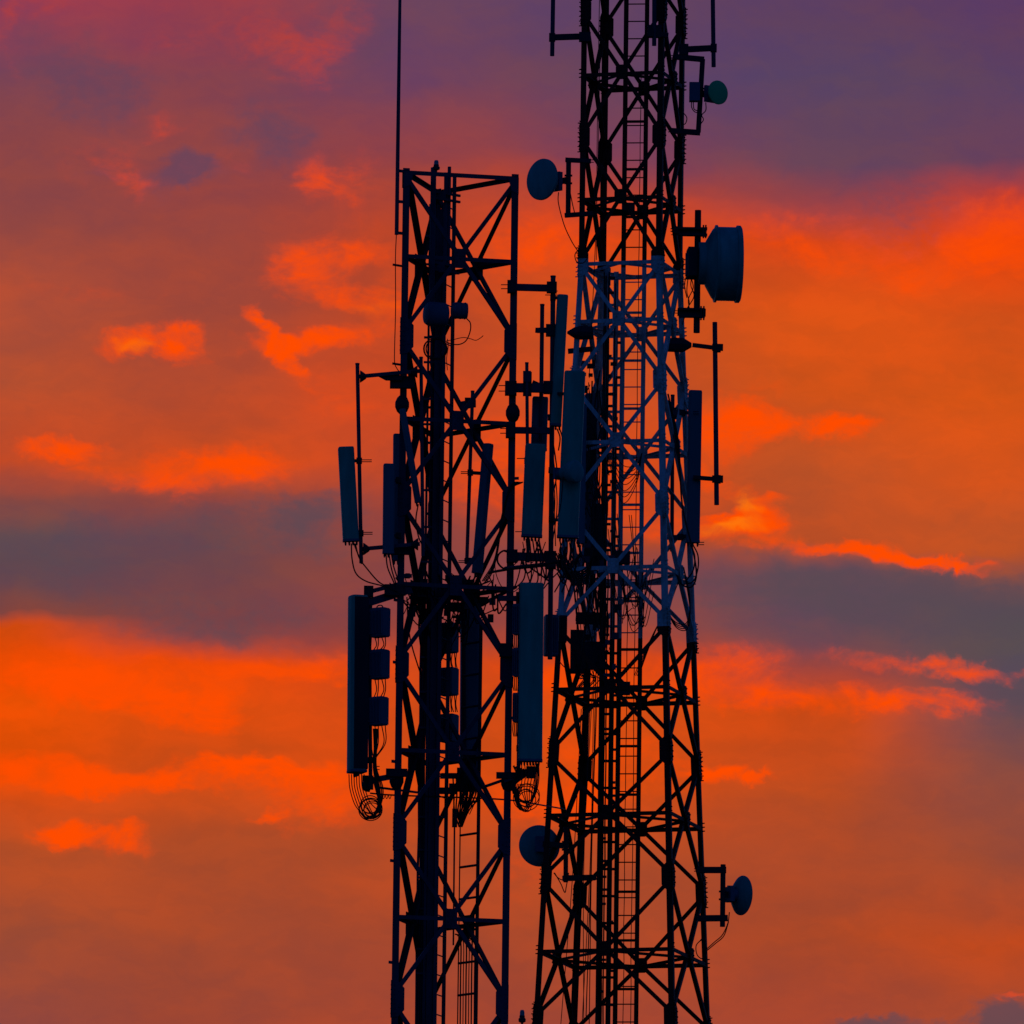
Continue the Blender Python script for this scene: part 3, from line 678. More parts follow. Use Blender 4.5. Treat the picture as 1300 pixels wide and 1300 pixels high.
# right-hand upper mounts on the shorter tower
YR = YL + .34
mount('tall mounting pipe with four arms right of the shorter tower, holding the long upper panel',
      [((702.2, 352), (698.3, 837), YR, 6.4)],
      [((649, 364.5), (704, 366), YR, YR, 8.5, 6), ((643, 492), (699, 493), YR, YR, 11, 8), ((644, 546), (698, 547), YR, YR, 8, 6), ((645, 706), (697, 708), YR - .05, YR, 10, 8), ((641, 722), (700, 716), YR - .2, YR, 5, 5)],
      [(644, 356, 655, 372, YR - .08, .10), (641, 484, 656, 502, YR - .08, .10), (642, 538, 654, 556, YR - .08, .1), (643, 698, 657, 714, YR - .08, .1), (694, 358, 707, 372, YR - .05, .1), (690, 484, 704, 500, YR - .05, .1), (692, 700, 706, 722, YR - .05, .12)],
      loc=(700, 590, YR), m='blue', bolts=((645, 364, YR, -1, 2, 9, 5), (642, 493, YR, -1, 2, 9, 7), (643, 547, YR, -1, 2, 8, 6), (708, 372, YR, -1, 2, 16, 5)))
mount('short pipe standing on a cross arm between the two towers', [((688.4, 388), (686.5, 560), YR + .2, 5.4)],
      [((681, 419.5), (708, 419), YR + .2, YR, 6.5, 5), ((676, 485), (694, 493), YR + .1, YR + .1, 5, 4)], [(693, 412, 706, 427, YR, .1)], loc=(687, 470, YR + .2))
mount('slim pipe behind the small lower panel between the two towers', [((668.8, 462), (670.5, 714), YR - .05, 4.4)],
      [((664, 478), (674, 478), YR - .05, YR - .05, 14, 5)], [(664, 472, 675, 503, YR - .02, .05)], loc=(669, 590, YR - .05), bolts=((666, 582, YR - .05, -1, 1, 10, 2), (664, 675, YR - .05, -1, 1, 10, 2)))
panel('short grey panel on a slim pipe just right of the shorter tower', (680, 564), (675, 682), 26, 12, YR - .25, 0.05, 'radome', None, None,
      ((676, 585, 669, 585, YR - .05), (674, 672, 670, 672, YR - .05)),
      tuple([(668 + i * 4, 684), (669 + i * 4.5, 698), (668 + i * 6, 712), (665 + i * 9, 735), (652 + i * 12, 748)] for i in range(5)), conn=5)
panel('dark short panel partly hidden behind the tall pipe and above the short grey panel', (686, 504), (684, 572), 20, 9, YR + .3, .1, 'radome_dark', conn=4)
panel('long slim upper panel beside the tall pipe between the two towers', (714.5, 374.5), (705.5, 541), 13.5, 12, YR - .1, .12, 'radome', None, None,
      ((709, 378, 702, 378, YR), (704, 530, 699, 530, YR)), ([(700, 544), (702, 560), (705, 580), (707, 600), (704, 620)], [(707, 544), (711, 556), (709, 572)], [(710, 543), (713, 552), (716, 566)]), conn=3)
panel('broad grey panel with a tiny round dish across its middle', (730, 471.5), (720.5, 683), 26.5, 13, YR - .35, -.05, 'radome', None, None,
      ((716, 500, 702, 500, YR), (712, 660, 700, 660, YR)),
      tuple([(711 + i * 4.6, 686), (712 + i * 4, 700), (708 + i * 5, 716 + i), (712 + i * 7, 735), (704 + i * 9, 752)] for i in range(5)), conn=6)
dish('tiny round dish with a stubby body crossing the broad grey panel between the towers', 731, 598.5, YR - .62, 29, (.72, -.66, 0), 'small', 'dish', None,
     (((716, 598), (700, 597), YR - .45, YR),), hub=(.9, .4), cables=([(715, 606), (712, 640), (708, 655), (702, 668)],), arm_w=8)
# cable clutter at the foot of the right upper sector
o = thing('cable_loom', 'tangle of loose black cables below the antennas between the two towers', 'cables', P(700, 715, YR))
fc = MB()
for i in range(30):
    x0 = random.uniform(662, 744); y0 = random.uniform(684, 706); x1 = x0 + random.uniform(-22, 26)
    Y0 = YR + random.uniform(-.3, .6)
    cable(fc, [(x0, y0, Y0), (x0 + random.uniform(-6, 6), y0 + 14, Y0), ((x0 + x1) / 2, y0 + random.uniform(22, 40), Y0), (x1, y0 + random.uniform(10, 60), Y0)], YR, random.choice((1.2, 1.6, 2.1)), 7)
for i in range(7):
    cable(fc, [(700 + i * 3, 702), (712 + i * 2, 722 + i * 2), (728, 728 + i * 2.4), (745, 720 + i * 3), (752, 708)], YR + .3, 2.0)
for i in range(8):
    x0 = 700 + random.uniform(0, 6); cable(fc, [(x0, random.uniform(560, 600)), (x0 + random.uniform(-3, 5), 640), (x0 + random.uniform(-4, 6), random.uniform(690, 720))], YR + .1, 1.4)
cable(fc, [(664, 742), (650, 752), (637, 745), (629, 725), (630, 708), (637, 700), (646, 702)], YR - .1, 1.1)
cable(fc, [(652, 722), (640, 722), (632, 714), (633, 704), (641, 699), (648, 705)], YR - .1, 2.4)
cable(fc, [(620, 727), (650, 722), (690, 716), (712, 712)], YR - .3, 3.4)
for i in range(4): cable(fc, [(612 + i * 2, 738), (626, 715 + i * 3), (632, 690 + i * 3), (637, 655 + i * 4), (648, 622 - i * 1.5), (664, 612)], YR - .05, 1.5)
fc.build('loose_cables', M['rubber'], o)
radio('dark box radio hanging on the foot of the tall pipe between the two towers', 690, 782, 709, 832, YR + .25, .16, .15, cables=([(706, 832), (712, 842), (720, 850)],), m='radio')
# cable clump running between the pipe and the taller tower
radio('black radio box beside the tall pipe foot, touching the taller tower leg', 708, 783, 720, 815, YR + .6, .16, .1, m='dark')

# ------ big lower panels
o = mount('crossarm frame holding the long lower left panel on the shorter tower', [((468.5, 750), (470.5, 1000), YL - .1, 5)],
      [((466, 752), (505, 742), YL - .12, YL - .05, 5, 5), ((468, 765), (522, 748), YL - .1, YL + .1, 10, 5), ((464, 992), (512, 983), YL - .12, YL - .03, 7, 5), ((482, 1000), (530, 1006), YL, YL + .4, 2.6, 2.6)],
      [(490, 976, 517, 986, YL - .1, .06), (462, 744, 474, 758, YL - .12, .08), (460, 985, 474, 1002, YL - .12, .1), (488, 742, 515, 756, YL - .08, .06)], loc=(470, 870, YL - .1),
      bolts=((475, 975, YL - .1, 1, 2, 7, 4), (500, 965, YL, -1, 1, 3, 2)))
panel('longest lower left panel of the shorter tower, with three radios beside it', (454, 756.5), (452.5, 981), 24, 21, YL - .3, -1.22, 'radome', None, None,
      ((462, 772, 469, 772, YL - .1), (462, 965, 470, 965, YL - .1)),
      tuple([(443 + i * 3.2, 983), (444 + i * 3.2, 1000), (449 + i * 3.4, 1018), (455 + i * 4, 1028 + (i % 3) * 4), (466 + i * 2, 1040 - i * 2), (478 + i, 1030), (483 - i * .6, 1012), (480 - i, 992)] for i in range(7)), conn=6, cablew=1.3, dark_rear=True)
for i, (y0, y1, x0, x1, lb) in enumerate(((773, 808, 468, 495.6, 'top radio box with a carrying handle beside the long lower left panel'),
                                    (826, 861, 467.5, 495, 'middle radio box of the three beside the long lower left panel'),
                                    (886, 920, 467, 493.5, 'bottom radio box of the three beside the long lower left panel'))):
    nx = (y1, (825, 886, 962)[i])
    cb = [[(471.5 + k * 4.4, y1 + 1), (472 + k * 4.6 + (1.5 if k % 2 else -1), (nx[0] + nx[1]) / 2 + 2), ((470.5 + k * 4.0) if i < 2 else 474 + k * .8, nx[1])] for k in range(5)]
    radio(lb, x0, y0, x1, y1, YL - .32, .15, -.65, 'radio boxes beside the lower left panel', i == 0, cb)
o = thing('cable_loom', 'hanging coil of spare black cable under the long lower left panel', 'cables', P(470, 1020, YL - .2)); fc = MB()
for i in range(6):
    cx, cy, rr = 471 + random.uniform(-2, 2), 1021 + random.uniform(-3, 8), random.uniform(10, 15); c = P(cx, cy, YL - .2 + i * .02)
    fc.tube([c + X_ * rr * s1 * math.cos(t * math.pi / 14) + Z_ * rr * s1 * .92 * math.sin(t * math.pi / 14) for t in range(29)], .65 * s1, 6)
for i in range(5): cable(fc, [(474 + i * 1.5, 925), (475 + i * .8, 950), (474 + i, 975), (478 + i * 2, 1000), (480 + i, 1020), (474, 1036 + i)], YL - .2, 1.6)
fc.tube(spline(pxs([(466, 985), (463, 1000), (470, 1003)], YL - .2)), 3 * s1, 8)
fc.build('coil', M['rubber'], o)
# right big panel
mount('crossarm frame holding the broad lower right panel on the shorter tower', [((661, 745), (658, 990), YR - .1, 5)],
      [((633, 759.5), (664, 760), YR - .05, YR - .1, 6.5, 5), ((640, 990), (676, 978), YR - .1, YR - .15, 8, 6), ((655, 745), (610, 768), YR, YL + .95, 3.4, 3.4), ((640, 990), (600, 1004), YR, YL + .9, 3, 3)],
      [(630, 980.5, 655, 988.5, YR - .12, .06), (655, 752, 668, 766, YR - .1, .1), (668, 973, 680, 988, YR - .15, .06), (634, 817, 651, 834, YR - .05, .08)], loc=(659, 870, YR - .1),
      bolts=((640, 825, YR, -1, 2, 8, 4),))
panel('broad lower right grey panel facing the camera on the shorter tower', (675, 740.5), (673, 967), 30.5, 14, YR - .35, .03, 'radome', None, None,
      ((668, 762, 661, 762, YR - .1), (666, 950, 659, 950, YR - .1)),
      tuple([(662 + i * 4, 969), (663 + i * 4, 985), (662 + i * 3.4, 1003), (668 + i, 1022 + (i % 3) * 3), (660 + i, 1028), (653 + i, 1012), (655 + i * 2, 995)] for i in range(6)), conn=7, cablew=1.2)
for i, (y0, y1, lb) in enumerate(((768, 805, 'top small radio half hidden behind the broad lower right panel'), (824, 858, 'middle small radio half hidden behind the broad lower right panel'), (881, 916, 'bottom small radio half hidden behind the broad lower right panel'))):
    radio(lb, 650.5, y0, 664, y1, YR - .15, .12, -.3, 'radios behind the lower right panel', False,
          [[(651.5 + k * 2, y1 + 1), (651 + k * 2.2, y1 + 11), (652.5 + k * 1.6, y1 + 19)] for k in range(4)])
o = thing('cable_loom', 'hanging coil of spare black cable under the broad lower right panel', 'cables', P(668, 1010, YR - .25)); fc = MB()
for i in range(6):
    cx, cy, rr = 667 + random.uniform(-2, 2.5), 1010 + random.uniform(-4, 5), random.uniform(8, 13 if i < 4 else 17); c = P(cx, cy, YR - .25 + i * .02)
    fc.tube([c + X_ * rr * s1 * math.cos(t * math.pi / 14) + Z_ * rr * s1 * .95 * math.sin(t * math.pi / 14) for t in range(29)], .6 * s1, 6)
for i in range(4): cable(fc, [(684 - i, 970), (684 - i * 1.5, 990), (680 - i, 1008), (672, 1022 + i)], YR - .25, 1.3)
for i in range(5): cable(fc, [(652 + i * 3, 972 + i), (656 + i * 3, 984), (650 + i, 996), (652 + i * 2, 1008)], YR - .2, 2.4)
fc.build('coil', M['rubber'], o)
# rear sector seen through the tower
mount('pipe mount of the rear sector seen through the shorter tower', [((588, 762), (590, 1010), YL + 1.6, 6)],
      [((560, 770), (600, 772), YL + 1.4, YL + 1.65, 5, 5), ((560, 985), (602, 985), YL + 1.4, YL + 1.65, 7, 5)], [(580, 975, 604, 1000, YL + 1.6, .08)], loc=(589, 880, YL + 1.6), m='dark')
panel('dark rear panel seen through the middle of the shorter tower', (597, 769), (596, 985), 24, 16, YL + 1.8, .12, 'radome_dark', conn=5,
      cables=tuple([(588 + i * 4, 988), (586 + i * 4, 1005), (584 + i * 2, 1030), (586, 1050)] for i in range(5)))
for i, (y0, y1, lb) in enumerate(((792, 828, 'top radio box of the three seen through the middle of the shorter tower'), (849, 882, 'middle radio box of the three seen through the middle of the shorter tower'), (908, 941, 'bottom radio box of the three seen through the middle of the shorter tower'))):
    radio(lb, 556, y0, 582.5, y1, YL + 1.25, .16, -.55, 'radio boxes inside the shorter tower', i == 0,
          [[(569 + k * 2.6, y1 + 1), (568.5 + k * 2.8 + (1 if k % 2 else -1), y1 + 12), (571 + k * 2.4, y1 + 22)] for k in range(5)], m='radome_dark' if 0 else 'radio')
# cable slung between the towers
o = thing('slung_cable', 'thin cable slung from the shorter tower across to the left leg of the taller tower', 'cable', P(590, 1012, YL + .5)); fc = MB()
cable(fc, [(470, 1007, YL - .1), (492, 1009, YL), (540, 1011, YL + .4), (600, 1013, YL + .8), (650, 1016, YL + 1.5), (690, 1022.5, YL + 4), (716, 1027, 157.2)], YL, 2.1, 10)
for x in (485, 489, 493): cable(fc, [(x, 1010), (x + 2, 1014), (x + 4, 1009)], YL, 1)
fc.build('line', M['rubber'], o)

# ================================================================== RIGHT TOWER (square)
YC = 158.0; s2 = S(YC); PHI = R(15.5)
ra = Vector((math.cos(PHI), -math.sin(PHI), 0)); rb = Vector((math.sin(PHI), math.cos(PHI), 0))
RC = vert_xy(797.3, 650, YC)
Z331 = P(785, 331, YC - .5).z; Z1300 = P(770, 1300, YC - .8).z
SW, SB = 108.2 * s2, 183 * s2
def side(z): return SW if z >= Z331 else SW + (SB - SW) * (Z331 - z) / (Z331 - Z1300)
def corner(i, z):
    h = side(z) / 2; sa, sb_ = ((-1, -1), (1, -1), (1, 1), (-1, 1))[i]
    return Vector((RC.x, RC.y, z)) + ra * sa * h + rb * sb_ * h
def zR(py, px=787):
    z = P(px, py, YC - .5).z
    return P(px, py, YC - side(z) / 2 * .97).z
rt_ = thing('lattice_tower', 'taller square lattice tower with a white painted band between dark red sections', 'tower', Vector((RC.x, RC.y, 0)))
nodes = [zR(y) for y in (-148, 12, 172, 331, 483, 640, 792, 954, 1114, 1292)]
plates = [zR(y) for y in (-66, 91, 249, 404, 558, 718, 871, 1031, 1204)]
while nodes[-1] - 1.9 > .5:
    st_ = nodes[-2] - nodes[-1]; nodes.append(max(0.02, nodes[-1] - st_ * 1.04)); plates.append((nodes[-1] + nodes[-2]) / 2)
BM = M['bands']
ZT = nodes[0] + .1
ctrs = Vector((RC.x, RC.y, 0))
for i in range(4):
    A = (corner((i + 1) % 4, 0) - corner(i, 0)); A.normalize(); B = (corner((i + 3) % 4, 0) - corner(i, 0)); B.normalize()
    mb = MB(); w = 7.2 * s2
    mb.angle(corner(i, Z331), corner(i, ZT), A, B, w); mb.angle(corner(i, 0), corner(i, Z331), A, B, w)
    o_ = -(A + B).normalized()
    for ni, z in enumerate(nodes[:11]):         # splice and step bolts sticking out
        for k in range(-3, 4):
            zz = z + k * 6.2 * s2 + random.uniform(-.6, .6) * s2
            if zz < ZT and zz > 0: mb.bolt(corner(i, zz) + A * 1 * s2, -A if i in (0, 2) else A * -1, .8 * s2, 4.2 * s2); mb.bolt(corner(i, zz + 2 * s2) + B * 1.5 * s2, -B, .8 * s2, 4.2 * s2)
    for z in plates[:9]:
        for k in (-1, 0, 1):
            mb.bolt(corner(i, z + k * 5 * s2) + A * s2, -A, .8 * s2, 3.5 * s2); mb.bolt(corner(i, z + k * 5 * s2) + B * s2, -B, .8 * s2, 3.5 * s2)
    mb.build('leg', BM, rt_)
low = MB()
for fi in range(4):
    a, b = fi, (fi + 1) % 4
    for li, z in enumerate(plates):
        vis = li < 9
        def out(mb, nm):
            if vis: mb.build(nm, BM, rt_)
            else: low.add(mb.v, mb.f)
        zt, zb = nodes[li], nodes[li + 1]
        pa, pb = corner(a, z), corner(b, z); al = (pb - pa).normalized(); mid = (pa + pb) / 2
        inw = Vector((RC.x, RC.y, z)) - mid; inw.normalize()
        mb = MB(); mb.angle(pa + al * 2 * s2 + inw * .006, pb - al * 2 * s2 + inw * .006, -Z_, inw, 5.0 * s2); out(mb, 'cross_beam')
        for k, (q0, q1) in enumerate(((a, b), (b, a))):
            p0 = corner(q0, zt - 7 * s2); p1 = corner(q1, zb + 7 * s2)
            d0 = (corner(q1, z) - corner(q0, z)).normalized(); p0 = p0 + d0 * 5 * s2; p1 = p1 - d0 * 5 * s2
            # bend of both halves at the middle gusset
            pm = mid + Z_ * 0
            o = inw * (.016 if k else 0); mb = MB()
            for (e0, e1) in ((p0, pm), (pm, p1)):
                dd = (e1 - e0).normalized(); per = (al - dd * al.dot(dd)).normalized()
                mb.angle(e0 - per * 2.6 * s2 + o, e1 - per * 2.6 * s2 + o, per, inw, 5.2 * s2)
            out(mb, 'diagonal_brace')
        mb = MB(); o = mid - inw * .022
        mb.plate([(-7.5 * s2, -6 * s2), (-5 * s2, -10 * s2), (5 * s2, -10 * s2), (7.5 * s2, -6 * s2), (7.5 * s2, 6 * s2), (5 * s2, 9 * s2), (-5 * s2, 9 * s2), (-7.5 * s2, 6 * s2)], o, al, Z_, inw, .012)
        hexbolts(mb, o - inw * .006, al, Z_, -inw, [(-5, -6), (5, -6), (-5, 6), (5, 6), (-5, 0), (5, 0), (-1.7, 2), (1.7, -2), (0, 6)], s2, 1.0)
        out(mb, 'gusset_plate')
    for ni, z in enumerate(nodes[1:-1]):
        for (q, sg) in ((a, 1), (b, -1)):
            cq = corner(q, z); al = (corner(b, z) - corner(a, z)).normalized()
            mid = (corner(a, z) + corner(b, z)) / 2; inw = (Vector((RC.x, RC.y, z)) - mid).normalized()
            tilt = (corner(q, z + 1) - corner(q, z)).normalized()
            o = cq - inw * .009; mb = MB()
            mb.plate([(sg * .5 * s2, -19 * s2), (sg * 6 * s2, -18 * s2), (sg * 13 * s2, -11 * s2), (sg * 13 * s2, 11 * s2), (sg * 6 * s2, 18 * s2), (sg * .5 * s2, 19 * s2)][::sg], o, al, tilt, inw, .01)
            hexbolts(mb, o - inw * .005, al, tilt, -inw, [(sg * 3.5, y) for y in (-15, -10, -5, 0, 5, 10, 15)] + [(sg * 10, -7), (sg * 10, 7), (sg * 10, 0)], s2, 1.2)
            if ni < 9: mb.build('gusset_plate', BM, rt_)
            else: low.add(mb.v, mb.f)
    # full ring where the taper begins
    z = nodes[3]; pa, pb = corner(a, z), corner(b, z); al = (pb - pa).normalized(); inw = (Vector((RC.x, RC.y, z)) - (pa + pb) / 2).normalized()
    mb = MB(); mb.angle(pa + al * 2 * s2 + inw * .006, pb - al * 2 * s2 + inw * .006, -Z_, inw, 5.0 * s2); mb.build('cross_beam', BM, rt_)
for li, z in enumerate(plates + [nodes[3]]):           # plan bracing: diamond between the face middles
    mids = [(corner(i, z - .012) + corner((i + 1) % 4, z - .012)) / 2 for i in range(4)]
    mb = MB()
    for i in range(4):
        d = (mids[(i + 1) % 4] - mids[i]); mb.angle(mids[i] + d * .04, mids[(i + 1) % 4] - d * .04, -Z_, Z_.cross(d.normalized()), 3.6 * s2)
    if li < 9 or li == len(plates): mb.build('plan_brace', BM, rt_)
    else: low.add(mb.v, mb.f)
low.build('lower_bracing', BM, rt_)['kind'] = 'stuff'

# ladder, cable trays and feeders inside the taller tower
ladder(rt_, 788, YC + .25, 814.6, YC + .22, 650, -120, 2600, 6.4, 23.8, 1.7, BM, 6.0)
def rv(px, Y, y0, y1, w, d=2.5, mb=None):
    p = vert_xy(px, 650, Y); mb.bar(at(p, P(px, y1, Y).z), at(p, P(px, y0, Y).z), w * s2, d * s2); return mb
tr = MB(); rv(767, YC + .12, 340, 2600, 8, 3, tr); tr.build('cable_tray', BM, rt_)
tr = MB(); rv(779, YC + .3, 345, 2600, 6.4, 3, tr)
k = P(776, 350, YC).z
while k > 10:
    tr.box(at(vert_xy(776, 650, YC + .2), k), X_ * 10 * s2, Y_ * .02, Z_ * 1.5 * s2); k -= 34.5 * s2
tr.build('cable_tray', BM, rt_)
mb = MB(); zz = P(800, 20, YC).z; pA = vert_xy(788, 650, YC + .3); pB = vert_xy(814.6, 650, YC + .27)
k = P(800, 28, YC).z
while k > 12:
    if random.random() < .8: mb.bar(at(pA, k), at(pB, k), 2 * s2, 3.2 * s2)
    k -= 62 * s2
mb.build('tray_tie', BM, rt_)
fc = MB()
for i in range(9):
    x = (764, 765.8, 768, 770, 778, 780.6, 772.6, 807.5, 798)[i]; yy = (345, 350, 420, 345, 360, 480, 700, 90, 700)[i]; Y0 = YC + .06 + .02 * (i % 3)
    p = vert_xy(x, 650, Y0); z = P(x, yy, Y0).z; pts = []
    while z > .3: pts.append(at(p, z) + X_ * random.uniform(-.5, .5) * s2); z -= .45
    fc.tube(pts, (.9 if i < 7 else .5) * s2, 6)
# thin stray wires on the left side
for (x0, y0, x1, y1, w) in ((761, 0, 757, 330, 1), (762, 60, 748, 480, 1), (752, 880, 726, 1300, 1), (738, 900, 712, 1300, 1), (757, 840, 744, 1290, 1.4), (760, 830, 748, 1300, 1.2), (749, 900, 741, 1300, 1), (754, 860, 739, 1300, 1)):
    cable(fc, [(x0, y0), ((x0 + x1) / 2 + random.uniform(-4, 4), (y0 + y1) / 2, YC - .1), (x1, y1)], YC, w)
for i in range(20):
    x0 = random.uniform(770, 815); cable(fc, [(x0, random.uniform(650, 790)), (x0 + 12, random.uniform(740, 800)), (x0 + random.uniform(10, 34), random.uniform(690, 800))], YC + .1, 1.0)
for i in range(7):
    cable(fc, [(772, 560 + i * 4), (790, 590 + i * 8), (808, 590 + i * 4), (815, 575)], YC + .1, 1.0)
for i in range(4): cable(fc, [(848, 500 + i * 8), (861, 560 + i * 8), (866, 640), (880, 700), (884, 730), (878, 745), (866, 742), (858, 728)], YC - .3, 2.2 - .3 * i)
for i in range(4): cable(fc, [(868, 720), (876, 760 + i * 5), (872, 790 + i * 3), (858, 790 + i * 2), (850, 775), (860, 742), (866, 735)], YC - .2, 1.3)
for i in range(5): cable(fc, [(805 + i * 2, 858), (815, 835 + i * 3), (829, 805 + i), (838, 788)], YC - .2, 1.0)
fc.build('feeder_cables', M['rubber'], rt_)
# clutter column in the left half of the white band: cables and clamps
fc = MB()
for i in range(70):
    x0 = random.uniform(736, 768); y0 = random.uniform(470, 700); Y0 = YC + random.uniform(-.4, .5)
    cable(fc, [(x0, y0, Y0), (x0 + random.uniform(-7, 7), y0 + random.uniform(15, 40), Y0), (x0 + random.uniform(-9, 9), y0 + random.uniform(40, 90), Y0)], YC, random.choice((1.1, 1.5, 2)), 6)
for i in range(26):
    x0 = random.uniform(728, 765); y0 = random.uniform(700, 760); Y0 = YC + random.uniform(-.4, .4)
    cable(fc, [(x0, y0, Y0), (x0 + random.uniform(-4, 12), y0 + random.uniform(25, 45), Y0), (x0 + random.uniform(-4, 16), y0 + random.uniform(60, 120), Y0)], YC, random.choice((1.1, 1.5, 2.2)), 6)
for i in range(10):
    x0 = random.uniform(726, 748); cable(fc, [(x0, 830), (x0 + 6, 850 + i), (x0 + 14, 862), (x0 + 6, 872)], YC - .2, 1.2, 6)
fc.build('jumper_cables', M['rubber'], rt_)
for (x0, y0, x1, y1) in ((724, 800, 741, 855), (741, 815, 768, 850), (752, 640, 764, 716), (744, 518, 757, 600), (744, 690, 766, 720), (778, 700, 800, 716), (790, 258, 806, 268), (784, 866, 800, 882), (731, 778, 762, 792)):
    mb = MB(); pbox(mb, x0, y0, x1, y1, YC + .1, .12); mb.build('junction_box', M['dark'], rt_)
for i in range(46):
    y = 350 + i * 20.6 + random.uniform(-7, 7); x = random.choice((772, 773.5, 783)) - (y - 650) * .0126
    mb = MB(); pbox(mb, x - random.uniform(2, 4), y - 1.2, x + random.uniform(2, 4), y + 1.2, YC + .05, .08)
    mb.build('cable_clamp', M['dark'], rt_)

for i in range(56):      # small fixings scattered on the feeders and braces of the crowded bays
    x = random.uniform(730, 786); y = random.uniform(440, 880); mb = MB(); w = random.uniform(1.5, 5); h = random.uniform(1.2, 5)
    pbox(mb, x - w, y - h, x + w, y + h, YC + random.uniform(-.3, .4), .05); mb.build('cable_clamp', M['dark'] if i % 3 else M['galv'], rt_)
for i in range(26):
    x = random.uniform(516, 628); y = random.uniform(728, 786); mb = MB(); w = random.uniform(1.5, 6); h = random.uniform(1.2, 5)
    pbox(mb, x - w, y - h, x + w, y + h, YL + random.uniform(.3, 1.1), .05); mb.build('cable_clamp', M['dark'] if i % 3 else M['galv'], lt)
for i in range(24):
    y = 300 + i * 41 + random.uniform(-9, 9); x = 548 - (y - 650) * .0126; mb = MB()
    pbox(mb, x - 12.5, y - 1.3, x + 12.5, y + 1.3, YL + .93, .03); mb.build('cable_clamp', M['galv'], lt)

# ------------------------------------------------------------------ equipment on the taller tower
def polemount(label, pole, w, arms, loc, m='dark', plates=(), name='pole_antenna'):
    o = thing(name, label, 'antenna', P(*loc))
    (a, b, Y0) = pole; mb = MB(); pipe(mb, a, b, Y0, w); mb.build('pole', M['blue'], o)
    for (p, q, Y1, Y2, aw) in arms:
        mb = MB(); pbar(mb, p, q, Y1, aw, aw, Y2); mb.build('mount_arm', M[m], o)
        mb = MB();
        pbox(mb, q[0] - 4, q[1] - 5, q[0] + 4, q[1] + 5, Y2, .09); mb.build('clamp', M['dark'], o)
    for (x0, y0, x1, y1, Y1) in plates:
        mb = MB(); pbox(mb, x0, y0, x1, y1, Y1, .08); mb.build('clamp_plate', M['dark'], o)
    return o
polemount('vertical pole on an arm at the top left of the taller tower', ((704, -120), (701, 71), YC - .5), 5.6, (((748, 46), (701, 47.5), YC - .5, YC - .5, 7),), (701, 47, YC - .5), plates=((735, 41, 750, 53, YC - .6),))
polemount('vertical pole on an arm at the top right of the taller tower', ((903.5, -120), (906, 85), YC), 5.6, (((866, 63), (906, 61), YC, YC, 7),), (906, 61, YC), plates=((862, 56, 874, 70, YC),))
polemount('pole clamped inside the right side at the very top of the taller tower', ((831, -120), (830.5, 58), YC - .75), 5.6, (((848, 45), (826, 42), YC - .7, YC - .75, 6),), (831, 42, YC - .75), plates=((822, 32, 840, 48, YC - .72),))
polemount('tall pole on two arms along the right side of the taller tower', ((907.5, 409), (909.8, 641), YC), 6.2, (((879, 438), (911, 442), YC, YC, 5), ((880, 606), (911, 608.5), YC, YC, 5)), (908, 441, YC), plates=((904, 437, 918, 445, YC), (904, 604, 918, 612.5, YC)))
o = thing('clamp_bracket', 'wedge-shaped clamp bracket on the right leg of the taller tower', 'bracket', P(866, 438, YC)); mb = MB()
mb.lathe([(9 * s2, -20 * s2), (9.5 * s2, -2 * s2), (9 * s2, 2 * s2), (3 * s2, 12 * s2)], P(866, 438, YC - .1), X_, 8); mb.build('wedge', M['dark'], o)
o = thing('clamp_bracket', 'lens-shaped clamp bracket on the left leg of the taller tower', 'bracket', P(736, 423, YC - .4)); mb = MB()
mb.lathe([(1.5 * s2, -17 * s2), (7 * s2, -8 * s2), (9 * s2, 0), (8.6 * s2, 8 * s2), (8 * s2, 16 * s2)], P(737, 422.5, YC - .45), X_, 10); mb.build('wedge', M['dark'], o)
mb = MB(); pbar(mb, (721, 446), (752, 443), YC - .3, 6, 6); mb.build('bar', M['dark'], o)

dish('round green-grey dish facing left on an arm at the upper left of the taller tower', 688.5, 227.8, YC - .5, 53.5, (-.70, -.71, 0), 'radome', 'dish', ((721.9, 202), (721.2, 273), YC - .35),
     (((750, 204.5), (718, 203), YC - .4, YC - .35), ((752, 271), (717, 273.5), YC - .4, YC - .35)), 6.5, None, (.85, .36),
     ([(709, 244), (709, 258), (716, 285), (725, 305), (733, 318), (738, 326)], [(724, 245), (727, 260), (730, 272)], [(735, 316), (730, 323), (732, 332), (740, 334), (746, 326), (744, 316), (737, 314)]), 5.5)
dish('small green round dish with a square radio at the top right of the taller tower', 911.5, 117.4, YC - .2, 31, (.60, -.80, 0), 'radome', 'green', ((892, 75), (886.5, 168), YC),
     (((856, 72), (894, 75.5), YC, YC), ((852, 166), (889, 168.5), YC, YC)), 6.5, (875, 105, 888.5, 129), (1.0, .55),
     ([(878, 128), (878, 136), (882, 142), (888, 143)], [(896, 130), (896, 140), (891, 146), (893, 152), (889, 158)], [(863, 145), (868, 144), (872, 150), (870, 157), (866, 158)], [(880, 128), (881, 138), (886, 141)]), 6.5)
dish('large drum-shaped microwave dish pointing right on the right side of the taller tower', 934.3, 335.5, YC, 99, (.995, .07, 0), 'drum', 'dish', ((886.2, 267), (884.4, 422.5), YC),
     (((855, 292), (897, 296), YC, YC), ((860, 396), (896, 397), YC, YC)), 8.2, (870, 322, 884, 350), (.22, .3),
     ([(874, 348), (872, 370), (875, 385), (870, 400), (866, 412)], [(876, 348), (880, 365), (874, 380), (876, 396)], [(879, 348), (877, 362), (881, 376), (872, 392)], [(872, 348), (869, 362), (872, 378)]), 9)
